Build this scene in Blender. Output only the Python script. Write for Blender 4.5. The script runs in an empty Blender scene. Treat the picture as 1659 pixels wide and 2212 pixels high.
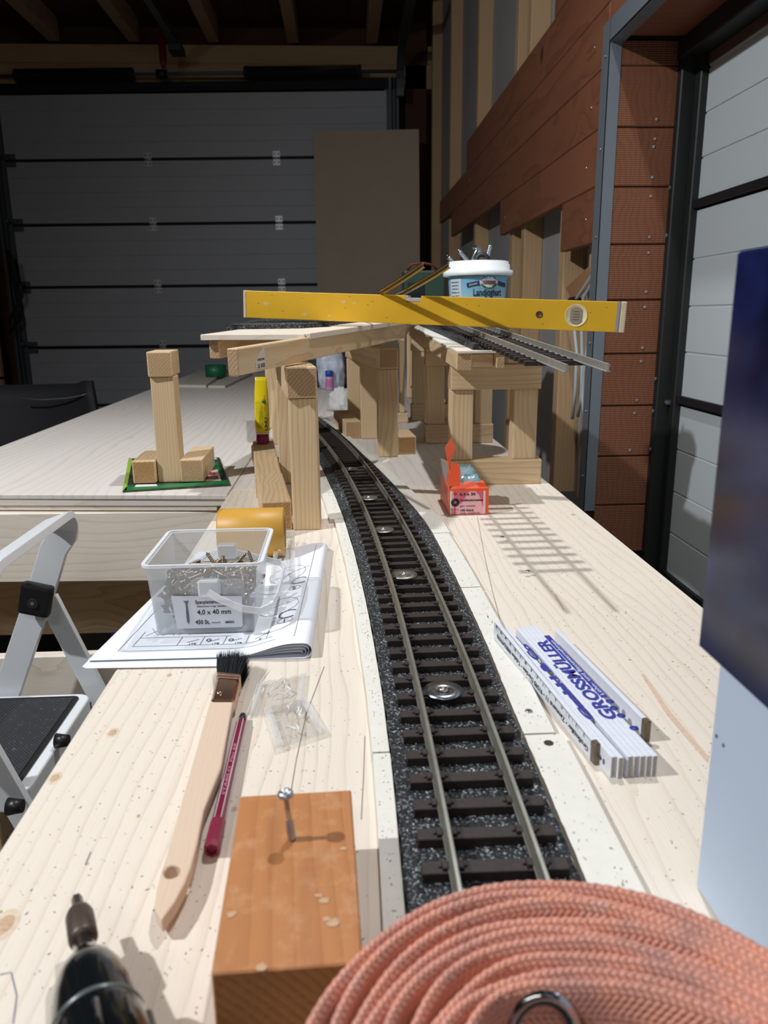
import bpy, bmesh, math, random
from mathutils import Vector, Matrix, Euler
from math import sin, cos, pi, radians, sqrt, atan2
random.seed(11)
SC = bpy.context.scene
COL = SC.collection
# ------------------------------------------------------------------ camera
F_PX, CXP, CYP = 1660.0, 829.5, 1106.0
CAMZ = 0.30
ROLL, PITCH, YAW = radians(0.6), radians(14.3254), radians(2.8425)
fwd = Vector((sin(YAW)*cos(PITCH), cos(YAW)*cos(PITCH), -sin(PITCH)))
rgt0 = Vector((cos(YAW), -sin(YAW), 0))
up0 = rgt0.cross(fwd)
# image axes: a picture point (dx, dy) is unrolled by +ROLL before it is read in the level frame
R_ = rgt0*cos(ROLL) - up0*sin(ROLL)
U_ = rgt0*sin(ROLL) + up0*cos(ROLL)
cam_d = bpy.data.cameras.new('camera')
cam = bpy.data.objects.new('camera', cam_d); COL.objects.link(cam)
M = Matrix((R_, U_, -fwd)).transposed().to_4x4(); M.translation = Vector((0, 0, CAMZ))
cam.matrix_world = M
cam_d.sensor_fit = 'HORIZONTAL'; cam_d.sensor_width = 36.0
cam_d.lens = 36.0*F_PX/1659.0
cam_d.clip_start = 0.01
cam_d.dof.use_dof = True; cam_d.dof.focus_distance = 0.95; cam_d.dof.aperture_fstop = 36.02/2.4
SC.camera = cam
# ------------------------------------------------------------------ world, lamps, exposure
w = bpy.data.worlds.new('world'); SC.world = w; w.use_nodes = True
w.node_tree.nodes['Background'].inputs[0].default_value = (0.5, 0.55, 0.62, 1)
w.node_tree.nodes['Background'].inputs[1].default_value = 0.02
def lamp(name, loc, power, radius, color):
    d = bpy.data.lights.new(name, 'POINT'); d.energy = power; d.shadow_soft_size = radius; d.color = color
    o = bpy.data.objects.new(name, d); COL.objects.link(o); o.location = loc; return o
def spot(name, loc, aim, power, radius, color, angle, blend):
    o = lamp(name, loc, power, radius, color); d = o.data; d.type = 'SPOT'; d = o.data
    d.spot_size = radians(angle); d.spot_blend = blend; d.shadow_soft_size = radius
    o.rotation_euler = (Vector(aim)-Vector(loc)).to_track_quat('-Z', 'Y').to_euler(); return o
# two floodlights with reflectors hanging above the bench, outside the picture
spot('work_lamp', (-1.75, 0.33, 1.90), (-0.12, 1.00, 0.0), 222, 0.030, (0.94, 0.97, 1.0), 168, 1.0)
spot('work_lamp', (0.30, 1.36, 1.95), (0.12, 0.70, 0.0), 86, 0.022, (0.97, 0.98, 1.0), 158, 1.0)
# soft fill lamp added behind the camera to lift the faces turned to it
ad = bpy.data.lights.new('fill_lamp', 'AREA'); ad.shape = 'RECTANGLE'; ad.size = 1.5; ad.size_y = 0.3; ad.energy = 12; ad.color = (0.95, 0.98, 1.0)
ao = bpy.data.objects.new('fill_lamp', ad); COL.objects.link(ao); ao.location = (-0.4, -1.7, 2.0)
ao.rotation_euler = (Vector((0.0, 1.0, 0.0))-Vector((-0.4, -1.7, 2.0))).to_track_quat('-Z', 'Y').to_euler()
SC.view_settings.view_transform = 'Standard'; SC.view_settings.look = 'None'
SC.view_settings.gamma = 1.0; SC.view_settings.use_curve_mapping = False
SC.view_settings.exposure = 0.0

# ------------------------------------------------------------------ picture point -> place helpers
def ray(x, y):
    dx, dy = x-CXP, y-CYP
    return R_*dx - U_*dy + fwd*F_PX
CP = Vector((0, 0, CAMZ))
def atz(x, y, z=0.0):
    d = ray(x, y); return CP + d*((z-CAMZ)/d.z)
def atY(x, y, Y):
    d = ray(x, y); return CP + d*(Y/d.y)
def atX(x, y, X):
    d = ray(x, y); return CP + d*(X/d.x)

# ------------------------------------------------------------------ materials
def srgb(r, g, b):
    f = lambda c: (c/255/12.92) if c/255 <= 0.04045 else ((c/255+0.055)/1.055)**2.4
    return (f(r), f(g), f(b), 1)
class NT:
    def __init__(s, name):
        m = bpy.data.materials.new(name); m.use_nodes = True
        s.m = m; s.t = m.node_tree; s.n = s.t.nodes; s.b = s.n['Principled BSDF']
    def new(s, typ, **kw):
        n = s.n.new(typ)
        for k, v in kw.items(): setattr(n, k, v)
        return n
    def set(s, sock, v):
        if hasattr(v, 'is_linked') or hasattr(v, 'links'): s.t.links.new(v, sock)
        else: sock.default_value = v
    def math(s, op, a, b=None, c=None, clamp=False):
        n = s.new('ShaderNodeMath', operation=op); n.use_clamp = clamp
        s.set(n.inputs[0], a)
        if b is not None: s.set(n.inputs[1], b)
        if c is not None: s.set(n.inputs[2], c)
        return n.outputs[0]
    def vmath(s, op, a, b):
        n = s.new('ShaderNodeVectorMath', operation=op); s.set(n.inputs[0], a); s.set(n.inputs[1], b); return n.outputs[0]
    def noise(s, vec, scale, detail=3, rough=0.5):
        n = s.new('ShaderNodeTexNoise'); s.set(n.inputs['Vector'], vec)
        n.inputs['Scale'].default_value = scale; n.inputs['Detail'].default_value = detail; n.inputs['Roughness'].default_value = rough
        return n.outputs[0]
    def ramp(s, fac, stops):
        n = s.new('ShaderNodeValToRGB'); s.set(n.inputs[0], fac)
        e = n.color_ramp.elements
        while len(e) < len(stops): e.new(0.5)
        for i, (p, c) in enumerate(stops): e[i].position = p; e[i].color = c if len(c) == 4 else (*c, 1)
        return n.outputs[0]
    def mix(s, fac, a, b, blend='MIX'):
        n = s.new('ShaderNodeMix', data_type='RGBA', blend_type=blend)
        s.set(n.inputs[0], fac); s.set(n.inputs[6], a); s.set(n.inputs[7], b); return n.outputs[2]
    def bump(s, h, dist, strength=1.0):
        n = s.new('ShaderNodeBump'); n.inputs['Strength'].default_value = strength; n.inputs['Distance'].default_value = dist
        s.set(n.inputs['Height'], h); s.t.links.new(n.outputs[0], s.b.inputs['Normal'])
    def coord(s, rnd=True):
        tc = s.new('ShaderNodeTexCoord').outputs['Object']
        if not rnd: return tc
        oi = s.new('ShaderNodeObjectInfo').outputs['Random']
        cb = s.new('ShaderNodeCombineXYZ')
        for i, k in enumerate((37.0, 0.21, 0.17)): s.set(cb.inputs[i], s.math('MULTIPLY', oi, k))
        return s.vmath('ADD', tc, cb.outputs[0])
    def fin(s, col=None, rough=None, metal=None, spec=None):
        if col is not None: s.set(s.b.inputs['Base Color'], col)
        if rough is not None: s.set(s.b.inputs['Roughness'], rough)
        if metal is not None: s.b.inputs['Metallic'].default_value = metal
        if spec is not None: s.b.inputs['Specular IOR Level'].default_value = spec
        return s.m
_cache = {}
def plain(name, col, rough=0.6, metal=0.0, noise=0.0, scale=30, bump=0.0, spec=0.5):
    if name in _cache: return _cache[name]
    t = NT(name); c = col
    if noise or bump:
        co = t.coord(False); nz = t.noise(co, scale, 4, 0.6)
        if noise:
            lo = tuple(v*(1-noise) for v in col[:3])+(1,); hi = tuple(min(1, v*(1+noise)) for v in col[:3])+(1,)
            c = t.ramp(nz, [(0.3, lo), (0.7, hi)])
        if bump: t.bump(nz, bump)
    _cache[name] = t.fin(c, rough, metal, spec); return _cache[name]
def wood(kind='pine', axis='X'):
    """rings round a pith line that runs along the grain axis, with knots, fibres and pores"""
    key = 'wood_%s_%s' % (kind, axis)
    if key in _cache: return _cache[key]
    P = dict(   # light, dark(ring), ring freq, knot colour, ring strength, pith (y,z), rough
        pine=(srgb(220, 194, 156), srgb(188, 148, 104), 150, srgb(130, 80, 45), 0.75, (0.05, -0.045), 0.55),
        board=(srgb(230, 220, 206), srgb(190, 168, 144), 85, srgb(150, 110, 82), 0.52, (0.10, -0.22), 0.55),
        table=(srgb(222, 216, 210), srgb(186, 168, 150), 45, srgb(176, 144, 116), 0.55, (0.3, -0.10), 0.55),
        block=(srgb(186, 126, 78), srgb(158, 100, 58), 85, srgb(90, 52, 28), 0.55, (0.02, -0.11), 0.5),
        larch=(srgb(134, 86, 62), srgb(104, 64, 46), 60, srgb(70, 34, 24), 0.7, (0.05, -0.12), 0.6),
        stud=(srgb(196, 164, 126), srgb(164, 128, 92), 70, srgb(80, 44, 26), 0.55, (0.05, -0.12), 0.65),
        dark=(srgb(92, 62, 42), srgb(62, 40, 28), 60, srgb(40, 26, 18), 0.5, (0.05, -0.12), 0.75),
        beech=(srgb(222, 198, 176), srgb(204, 174, 150), 260, srgb(200, 160, 130), 0.25, (0.05, -0.06), 0.42))[kind]
    t = NT(key); co = t.coord(True)
    sp = t.new('ShaderNodeSeparateXYZ'); t.set(sp.inputs[0], co)
    o = {'X': (0, 1, 2), 'Y': (1, 0, 2), 'Z': (2, 0, 1)}[axis]
    L, A, B = (sp.outputs[i] for i in o)
    cb = t.new('ShaderNodeCombineXYZ'); t.set(cb.inputs[0], t.math('MULTIPLY', L, 0.16)); t.set(cb.inputs[1], A); t.set(cb.inputs[2], B)
    st = cb.outputs[0]
    # knots
    cb2 = t.new('ShaderNodeCombineXYZ'); t.set(cb2.inputs[0], t.math('MULTIPLY', L, 0.45)); t.set(cb2.inputs[1], A); t.set(cb2.inputs[2], t.math('MULTIPLY', B, 0.3))
    vo = t.new('ShaderNodeTexVoronoi'); t.set(vo.inputs['Vector'], cb2.outputs[0]); vo.inputs['Scale'].default_value = 7.0 if kind not in ('table',) else 4.0
    d = vo.outputs['Distance']
    kn = t.math('SMOOTH_MIN', d, 0.5, 0.1)
    push = t.math('MULTIPLY', t.math('POWER', t.math('SUBTRACT', 1.0, t.math('MULTIPLY', kn, 2.0), None, True), 3.0), 0.035)
    w1 = t.math('MULTIPLY', t.math('SUBTRACT', t.noise(st, 9, 2), 0.5), 0.075)
    w2 = t.math('MULTIPLY', t.math('SUBTRACT', t.noise(st, 60, 2), 0.5), 0.008)
    py, pz = P[5]
    da = t.math('ADD', A, py); db = t.math('ADD', B, pz)
    r = t.math('SQRT', t.math('ADD', t.math('MULTIPLY', da, da), t.math('MULTIPLY', db, db)))
    r = t.math('ADD', t.math('ADD', t.math('ADD', r, w1), w2), push)
    fr = t.math('FRACT', t.math('MULTIPLY', r, P[2]))
    ring = t.math('POWER', fr, 3.0 if kind in ('pine', 'stud', 'block', 'larch', 'dark') else 6.0)
    tall = t.math('MULTIPLY', t.noise(st, 14, 2), 1.5, None, True)
    ring = t.math('MULTIPLY', t.math('MULTIPLY', ring, tall), P[4])
    cbf = t.new('ShaderNodeCombineXYZ'); t.set(cbf.inputs[0], t.math('MULTIPLY', L, 0.03)); t.set(cbf.inputs[1], A); t.set(cbf.inputs[2], B)
    fib = t.noise(cbf.outputs[0], 900, 2)
    big = t.noise(st, 5, 2)
    base = t.mix(t.math('MULTIPLY', t.math('SUBTRACT', big, 0.35), 0.9, None, True), P[0], tuple(v*0.86*k for v, k in zip(P[0][:3], (1, .96, .90)))+(1,))
    c = t.mix(ring, base, P[1])
    c = t.mix(t.math('MULTIPLY', t.math('SUBTRACT', fib, 0.5), 0.45, None, True), c, P[1])
    if kind == 'block':
        c = t.mix(t.math('MULTIPLY', t.math('SUBTRACT', t.noise(co, 70, 4, .7), 0.5), 2.2, None, True), c, srgb(206, 164, 124))
        c = t.mix(t.math('MULTIPLY', t.math('SUBTRACT', t.noise(st, 50, 2), 0.52), 3.0, None, True), c, srgb(140, 92, 62))
    km = t.math('SUBTRACT', 1.0, t.math('MULTIPLY', t.math('SUBTRACT', d, 0.045), 28.0), None, True)
    gate = t.new('ShaderNodeSeparateColor'); t.set(gate.inputs[0], vo.outputs['Color'])
    km = t.math('MULTIPLY', t.math('MAXIMUM', km, 0.0), t.math('GREATER_THAN', gate.outputs[0], 0.72 if kind not in ('table', 'beech') else 2.0))
    c = t.mix(t.math('MULTIPLY', km, 0.8, None, True), c, P[3])
    t.bump(t.math('ADD', fib, t.math('MULTIPLY', ring, 0.6)), 0.0004, 0.5)
    _cache[key] = t.fin(c, P[6], 0, 0.3)
    return _cache[key]
def endgrain(kind='pine'):
    key = 'end_grain_'+kind
    if key in _cache: return _cache[key]
    a, b = dict(pine=(srgb(206, 176, 140), srgb(150, 112, 76)), block=(srgb(176, 128, 84), srgb(138, 92, 58)), rough=(srgb(206, 166, 118), srgb(144, 100, 58)))[kind]
    t = NT(key); co = t.coord(True)
    sp = t.new('ShaderNodeSeparateXYZ'); t.set(sp.inputs[0], co)
    A = t.math('ADD', sp.outputs[1], 0.02); B = t.math('ADD', sp.outputs[2], 0.035)
    r = t.math('SQRT', t.math('ADD', t.math('MULTIPLY', A, A), t.math('MULTIPLY', B, B)))
    nz = t.noise(co, 700, 3, 0.7)
    fr = t.math('POWER', t.math('FRACT', t.math('ADD', t.math('MULTIPLY', r, 230), t.math('MULTIPLY', nz, 0.3))), 1.6)
    if kind == 'rough': fr = t.math('MULTIPLY', fr, 0.25)
    spk = t.math('MULTIPLY', t.math('SUBTRACT', t.noise(co, 420, 4, 0.8), 0.40), 5.0, None, True)
    f = t.math('ADD', t.math('MULTIPLY', fr, 0.55), t.math('MULTIPLY', spk, 0.6 if kind == 'rough' else 0.3), None, True)
    t.bump(t.math('SUBTRACT', nz, t.math('MULTIPLY', f, 0.7)), 0.0012, 0.8)
    _cache[key] = t.fin(t.mix(f, a, b), 0.8, 0, 0.1); return _cache[key]
def granulate():
    if 'gr' in _cache: return _cache['gr']
    t = NT('rubber_granulate'); co = t.coord(False)
    v = t.new('ShaderNodeTexVoronoi'); t.set(v.inputs['Vector'], co); v.inputs['Scale'].default_value = 720
    sc = t.new('ShaderNodeSeparateColor'); t.set(sc.inputs[0], v.outputs['Color'])
    c = t.ramp(sc.outputs[0], [(0.0, srgb(16, 17, 19)), (0.62, srgb(34, 36, 39)), (0.84, srgb(52, 58, 66)), (0.93, srgb(120, 128, 130))])
    r = t.math('MULTIPLY', sc.outputs[1], 0.6)
    t.bump(v.outputs['Distance'], -0.0010, 1.0)
    _cache['gr'] = t.fin(c, t.math('ADD', r, 0.35), 0, 0.5); return _cache['gr']
def ribbed_larch(axis='Y', grain='X'):
    key = 'ribbed_larch_'+axis
    if key in _cache: return _cache[key]
    m = wood('larch', grain).copy(); m.name = key; nt = m.node_tree
    tc = [n for n in nt.nodes if n.type == 'TEX_COORD'][0]
    sp = nt.nodes.new('ShaderNodeSeparateXYZ'); nt.links.new(tc.outputs['Object'], sp.inputs[0])
    a = nt.nodes.new('ShaderNodeMath'); a.operation = 'MULTIPLY'; a.inputs[1].default_value = 2*pi/0.0052; nt.links.new(sp.outputs['XYZ'.index(axis)], a.inputs[0])
    s = nt.nodes.new('ShaderNodeMath'); s.operation = 'SINE'; nt.links.new(a.outputs[0], s.inputs[0])
    bp = [n for n in nt.nodes if n.type == 'BUMP'][0]; nt.links.new(s.outputs[0], bp.inputs['Height']); bp.inputs['Distance'].default_value = 0.0007; bp.inputs['Strength'].default_value = 0.8
    _cache[key] = m; return m
def clearplastic(name, alpha=0.2, tint=(0.93, 0.96, 1.0, 1), rough=0.15, scale=0, bump=0.0):
    """thin translucent plastic: most light goes straight through, a little is diffused and reflected"""
    if name in _cache: return _cache[name]
    t = NT(name); b = t.b
    b.inputs['Base Color'].default_value = tint; b.inputs['Roughness'].default_value = rough
    tr = t.new('ShaderNodeBsdfTransparent'); tr.inputs[0].default_value = (0.97, 0.98, 0.99, 1)
    mx = t.new('ShaderNodeMixShader')
    fac = alpha
    if bump:
        nz = t.noise(t.coord(False), scale, 3, 0.6); t.bump(nz, bump)
    lw = t.new('ShaderNodeLayerWeight'); lw.inputs[0].default_value = 0.35
    f = t.math('ADD', t.math('MULTIPLY', lw.outputs['Facing'], 0.45), alpha, None, True)
    t.set(mx.inputs[0], f); t.t.links.new(tr.outputs[0], mx.inputs[1]); t.t.links.new(b.outputs[0], mx.inputs[2])
    t.t.links.new(mx.outputs[0], t.n['Material Output'].inputs['Surface'])
    _cache[name] = t.m; return t.m

# ------------------------------------------------------------------ mesh builder
def basis(x, up=Vector((0, 0, 1))):
    x = Vector(x).normalized(); up = Vector(up)
    if abs(x.dot(up.normalized())) > 0.98: up = Vector((0, 1, 0)) if abs(x.y) < 0.9 else Vector((1, 0, 0))
    y = up.cross(x).normalized(); z = x.cross(y)
    return Matrix((x, y, z)).transposed()
class MB:
    def __init__(s): s.v = []; s.f = []; s.mi = []; s.sm = []
    def add(s, vs, fs, mi=0, smooth=False, M=None):
        n = len(s.v)
        for p in vs:
            p = Vector(p); s.v.append(M @ p if M else p)
        for f in fs: s.f.append([i+n for i in f]); s.mi.append(mi); s.sm.append(smooth)
        return s
    def box(s, lo, hi, mi=0, M=None, ends=None, end_axis=0):
        (a, b, c), (d, e, f) = lo, hi
        vs = [(a, b, c), (d, b, c), (d, e, c), (a, e, c), (a, b, f), (d, b, f), (d, e, f), (a, e, f)]
        fs = [(0, 3, 2, 1), (4, 5, 6, 7), (0, 1, 5, 4), (2, 3, 7, 6), (1, 2, 6, 5), (3, 0, 4, 7)]
        ax = [2, 2, 1, 1, 0, 0]
        for f_, a_ in zip(fs, ax):
            s.add(vs, [f_], ends if (ends is not None and a_ == end_axis) else mi, False, M)
        return s
    def cyl(s, p0, p1, r0, r1=None, n=20, caps=True, mi=0, smooth=True):
        r1 = r0 if r1 is None else r1; p0 = Vector(p0); p1 = Vector(p1); B = basis(p1-p0)
        vs = []
        for p, r in ((p0, r0), (p1, r1)):
            for k in range(n):
                a = 2*pi*k/n; vs.append(p + B @ Vector((0, r*cos(a), r*sin(a))))
        fs = [(k, (k+1) % n, n+(k+1) % n, n+k) for k in range(n)]
        s.add(vs, fs, mi, smooth)
        if caps: s.add(vs, [tuple(range(n-1, -1, -1)), tuple(range(n, 2*n))], mi, False)
        return s
    def lathe(s, prof, n=28, M=None, mi=0, smooth=True, close=False):
        vs = []; fs = []; m = len(prof)
        for k in range(n):
            a = 2*pi*k/n
            for r, z in prof: vs.append((r*cos(a), r*sin(a), z))
        for k in range(n):
            for j in range(m-1 if not close else m):
                j2 = (j+1) % m; k2 = (k+1) % n
                fs.append((k*m+j, k2*m+j, k2*m+j2, k*m+j2))
        return s.add(vs, fs, mi, smooth, M)
    def sweep(s, pts, prof, ups=None, closed_prof=True, caps=True, mi=0, smooth=False):
        """prof: list of (side, up) offsets; pts: path; ups: up vectors"""
        pts = [Vector(p) for p in pts]; n = len(pts); m = len(prof); vs = []; fs = []
        for i, p in enumerate(pts):
            t = (pts[min(i+1, n-1)]-pts[max(i-1, 0)]).normalized()
            up = Vector(ups[i]) if ups else Vector((0, 0, 1))
            side = t.cross(up)
            side = side.normalized() if side.length > 1e-5 else Vector((1, 0, 0))
            up2 = side.cross(t).normalized()
            for a, b in prof: vs.append(p + side*a + up2*b)
        for i in range(n-1):
            for j in range(m if closed_prof else m-1):
                j2 = (j+1) % m; fs.append((i*m+j, i*m+j2, (i+1)*m+j2, (i+1)*m+j))
        s.add(vs, fs, mi, smooth)
        if caps and closed_prof: s.add(vs, [tuple(range(m-1, -1, -1)), tuple(range((n-1)*m, n*m))], mi, False)
        return s
    def tube(s, pts, r, n=8, mi=0, caps=True):
        pts = [Vector(p) for p in pts]
        # parallel transport frame
        t0 = (pts[1]-pts[0]).normalized(); B = basis(t0); u = B @ Vector((0, 1, 0)); vs = []; m = len(pts)
        rr = r if isinstance(r, (list, tuple)) else [r]*m
        for i, p in enumerate(pts):
            t = (pts[min(i+1, m-1)]-pts[max(i-1, 0)]).normalized()
            u = (u - t*u.dot(t)).normalized(); w_ = t.cross(u)
            for k in range(n):
                a = 2*pi*k/n; vs.append(p+(u*cos(a)+w_*sin(a))*rr[i])
        fs = [(i*n+k, i*n+(k+1) % n, (i+1)*n+(k+1) % n, (i+1)*n+k) for i in range(m-1) for k in range(n)]
        s.add(vs, fs, mi, True)
        if caps: s.add(vs, [tuple(range(n-1, -1, -1)), tuple(range((m-1)*n, m*n))], mi, False)
        return s
    def prism(s, poly, z0, z1, M=None, mi=0, side=None):
        n = len(poly); vs = [(x, y, z0) for x, y in poly]+[(x, y, z1) for x, y in poly]
        s.add(vs, [tuple(range(n-1, -1, -1)), tuple(range(n, 2*n))], mi, False, M)
        s.add(vs, [(k, (k+1) % n, n+(k+1) % n, n+k) for k in range(n)], mi if side is None else side, False, M); return s
    def build(s, name, mats, parent=None, mw=None, bevel=0.0, seg=1, inv=False, weld=True):
        me = bpy.data.meshes.new(name)
        vs = s.v
        if mw is not None and inv:
            Mi = mw.inverted(); vs = [Mi @ v for v in vs]
        me.from_pydata([tuple(v) for v in vs], [], s.f)
        me.polygons.foreach_set('material_index', s.mi); me.polygons.foreach_set('use_smooth', s.sm)
        bm = bmesh.new(); bm.from_mesh(me)
        if weld: bmesh.ops.remove_doubles(bm, verts=bm.verts, dist=1e-6)
        bmesh.ops.recalc_face_normals(bm, faces=bm.faces)
        if bevel:
            es = [e for e in bm.edges if len(e.link_faces) == 2 and e.calc_face_angle(0) > 0.6]
            bmesh.ops.bevel(bm, geom=es, offset=bevel, segments=seg, affect='EDGES', profile=0.6, clamp_overlap=True)
        bm.to_mesh(me); bm.free()
        for m in (mats if isinstance(mats, (list, tuple)) else [mats]): me.materials.append(m)
        o = bpy.data.objects.new(name, me); COL.objects.link(o)
        if mw is not None: o.matrix_world = mw
        attach(o, parent); return o
WM = {}
def attach(o, parent):
    if parent is not None:
        o.parent = parent; o.matrix_parent_inverse = WM[parent.name].inverted() if parent.name in WM else Matrix()
    mb = o.matrix_basis.copy()
    WM[o.name] = mb
def tag(o, label=None, cat=None, group=None, kind=None):
    if label: o['label'] = label
    if cat: o['category'] = cat
    if group: o['group'] = group
    if kind: o['kind'] = kind
    return o
def thing(name, label, cat, loc=(0, 0, 0), group=None, kind=None):
    o = bpy.data.objects.new(name, None); COL.objects.link(o); o.location = loc; o.empty_display_size = 0.05
    WM[o.name] = Matrix.Translation(Vector(loc)); return tag(o, label, cat, group, kind)
def struct(name):
    return thing(name, None, None, (0, 0, 0), None, 'structure')
def beam(name, a, b, w, h, mats, parent=None, bevel=0.0015, up=(0, 0, 1), seg=1):
    a = Vector(a); b = Vector(b); B = basis(b-a, up); mw = B.to_4x4(); mw.translation = a
    if not isinstance(mats, (list, tuple)): mats = [mats]
    return MB().box((0, -w/2, -h/2), ((b-a).length, w/2, h/2), 0, None, 1 if len(mats) > 1 else 0, 0).build(name, mats, parent, mw, bevel, seg)
def abox(name, lo, hi, mats, parent=None, bevel=0.001, end_axis=0, seg=1):
    c = (Vector(lo)+Vector(hi))/2; mw = Matrix.Translation(c)
    if not isinstance(mats, (list, tuple)): mats = [mats]
    return MB().box(Vector(lo)-c, Vector(hi)-c, 0, None, 1 if len(mats) > 1 else 0, end_axis).build(name, mats, parent, mw, bevel, seg)
def copy_tree(o, parent=None):
    c = o.copy(); COL.objects.link(c); c.parent = parent
    for ch in list(o.children): copy_tree(ch, c)
    return c
def text(name, body, size, mat, parent, mw, wrap=None, width=None, bold=0.0, thick=0.0001, align='LEFT', space=1.0):
    """lettering as thin raised print; wrap=radius bends it round a local vertical axis"""
    cu = bpy.data.curves.new('t', 'FONT'); cu.body = body; cu.size = size; cu.extrude = thick; cu.offset = bold; cu.align_x = align; cu.space_character = space
    cu.resolution_u = 3
    to = bpy.data.objects.new('t', cu); COL.objects.link(to)
    dg = bpy.context.evaluated_depsgraph_get(); me = bpy.data.meshes.new_from_object(to.evaluated_get(dg))
    bpy.data.objects.remove(to); bpy.data.curves.remove(cu)
    if width:
        xs = [v.co.x for v in me.vertices]
        if xs:
            k = width/(max(xs)-min(xs))
            for v in me.vertices: v.co.x *= k
    if wrap:
        for v in me.vertices:
            a = v.co.x/wrap; r = wrap+v.co.z; v.co = Vector((r*sin(a), r*(1-cos(a))*1.0 - (r-wrap), v.co.y))
            v.co.y = wrap - r*cos(a)
    me.materials.clear(); me.materials.append(mat); me.name = name
    o = bpy.data.objects.new(name, me); COL.objects.link(o); o.matrix_world = mw; attach(o, parent); return o
def frame(origin, xdir, ydir):
    x = Vector(xdir).normalized(); y = Vector(ydir); y = (y-x*y.dot(x)).normalized(); z = x.cross(y)
    m = Matrix((x, y, z)).transposed().to_4x4(); m.translation = Vector(origin); return m
PINE = lambda ax='X': [wood('pine', ax), endgrain('pine')]
PINER = lambda ax='X': [wood('pine', ax), endgrain('rough')]

steel = plain('steel', (0.62, 0.63, 0.64, 1), 0.28, 1.0)
zinc = plain('zinc', (0.55, 0.58, 0.62, 1), 0.35, 1.0, 0.15, 200)
brassy = plain('yellow_zinc', (0.33, 0.26, 0.18, 1), 0.30, 1.0)
blackpl = plain('black_plastic', srgb(24, 24, 26), 0.4)
white_paint = plain('white_lacquer', srgb(226, 230, 234), 0.28)
ink = plain('black_ink', srgb(30, 30, 34), 0.6)

# =================================================================== THE ROOM
FZ = -0.95
conc = plain('concrete', srgb(118, 114, 108), 0.85, 0, 0.18, 6, 0.001)
abox('floor', (-3.1, -3.2, FZ-0.1), (1.3, 7.3, FZ), conc, bevel=0)['kind'] = 'structure'
dk = wood('dark', 'Y')
ceil = struct('ceiling')
for i in range(22):
    x0 = -3.1+i*0.2
    abox('ceiling_board', (x0+0.002, -3.2, 2.62), (x0+0.198, 7.3, 2.64), dk, ceil, 0.001)
for x in (-2.88, -2.25, -1.62, -0.99, -0.35, 0.29):
    abox('joist', (x-0.045, -3.2, 2.45), (x+0.045, 7.0, 2.62), wood('stud', 'Y'), ceil, 0.003)
abox('light_block_slab', (-3.1, -3.3, 2.645), (1.3, 7.3, 2.70), plain('light_block_dark', srgb(40, 32, 26), .9), ceil, 0)  # unseen slab added to keep background light out of the board gaps
w_l = struct('wall_left')
abox('wall_lining', (-3.1, -3.2, FZ), (-3.02, 7.3, 2.62), wood('dark', 'Z'), w_l, 0)
for y in (6.86, 5.9, 4.9, 3.9, 2.9):
    abox('stud', (-3.02, y-0.03, FZ), (-2.93, y+0.03, 2.62), wood('stud', 'Z'), w_l, 0.003)
abox('wall_back', (-3.1, -3.3, FZ), (1.3, -3.2, 2.64), plain('back_wall', srgb(150, 140, 125), 0.8), bevel=0)['kind'] = 'structure'
w_f = struct('wall_far')
abox('wall_lining', (-3.1, 7.2, FZ), (1.3, 7.3, 2.64), wood('dark', 'X'), w_f, 0)
abox('post', (0.56, 7.02, FZ), (0.74, 7.2, 2.62), wood('dark', 'Z'), w_f, 0.003)
abox('lintel', (-3.0, 7.02, 2.12), (0.9, 7.2, 2.30), wood('stud', 'X'), w_f, 0.003)
abox('lintel', (-3.0, 7.06, 2.31), (0.9, 7.2, 2.45), wood('stud', 'X'), w_f, 0.003)
# ---- far sectional door, turned a little out of square
panelw = plain('door_panel_grey', srgb(186, 190, 196), 0.5, 0, 0.04, 60)
seal = plain('black_rubber', srgb(14, 14, 15), 0.7)
def door_panel(L, H, depth=0.04, grooves=3):
    """local: x along, z up from 0 to H, front face at y=0, shallow horizontal grooves"""
    prof = [(0, 0.0)]
    for g in range(grooves):
        z = H*(g+1)/(grooves+1); prof += [(0, z-0.003), (0.0035, z-0.001), (0.0035, z+0.001), (0, z+0.003)]
    prof += [(0, H), (depth, H), (depth, 0)]
    n = len(prof); vs = [(0, y, z) for y, z in prof]+[(L, y, z) for y, z in prof]
    m = MB(); m.add(vs, [(k, (k+1) % n, n+(k+1) % n, n+k) for k in range(n)]); m.add(vs, [tuple(range(n-1, -1, -1)), tuple(range(n, 2*n))])
    return m
d1 = struct('door_1')
A0 = Vector((-2.75, 7.02, 0)); ang = radians(-3.2); DW = 3.15
DX = Vector((cos(ang), sin(ang), 0)); DN = Vector((sin(ang), -cos(ang), 0))   # along, towards the room
fr1 = frame(A0, DX, -DN)     # x along, y away from the room, z up
mesh0 = None
JZ = [FZ, -0.445, 0.062, 0.565, 1.068, 1.57, 2.075]
for k in range(6):
    mw = fr1 @ Matrix.Translation((0, 0, JZ[k]+0.012))
    if mesh0 is None:
        o = door_panel(DW, 0.478).build('door_panel', panelw, d1, mw); mesh0 = o.data
    else:
        o = bpy.data.objects.new('door_panel', mesh0); COL.objects.link(o); o.matrix_world = mw; attach(o, d1)
    MB().box((0, 0.004, -0.022), (DW, 0.03, 0.012)).build('joint_seal', seal, d1, mw)
hinge = MB()
hinge.box((-0.03, -0.006, -0.055), (0.03, -0.001, -0.008)).box((-0.03, -0.006, 0.008), (0.03, -0.001, 0.055)).cyl((-0.03, -0.008, 0), (0.03, -0.008, 0), 0.008, n=8)
for sx in (-0.018, 0.018):
    for sz in (-0.032, 0.032): hinge.cyl((sx, -0.006, sz), (sx, -0.011, sz), 0.006, n=6, mi=1)
hm = None
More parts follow.
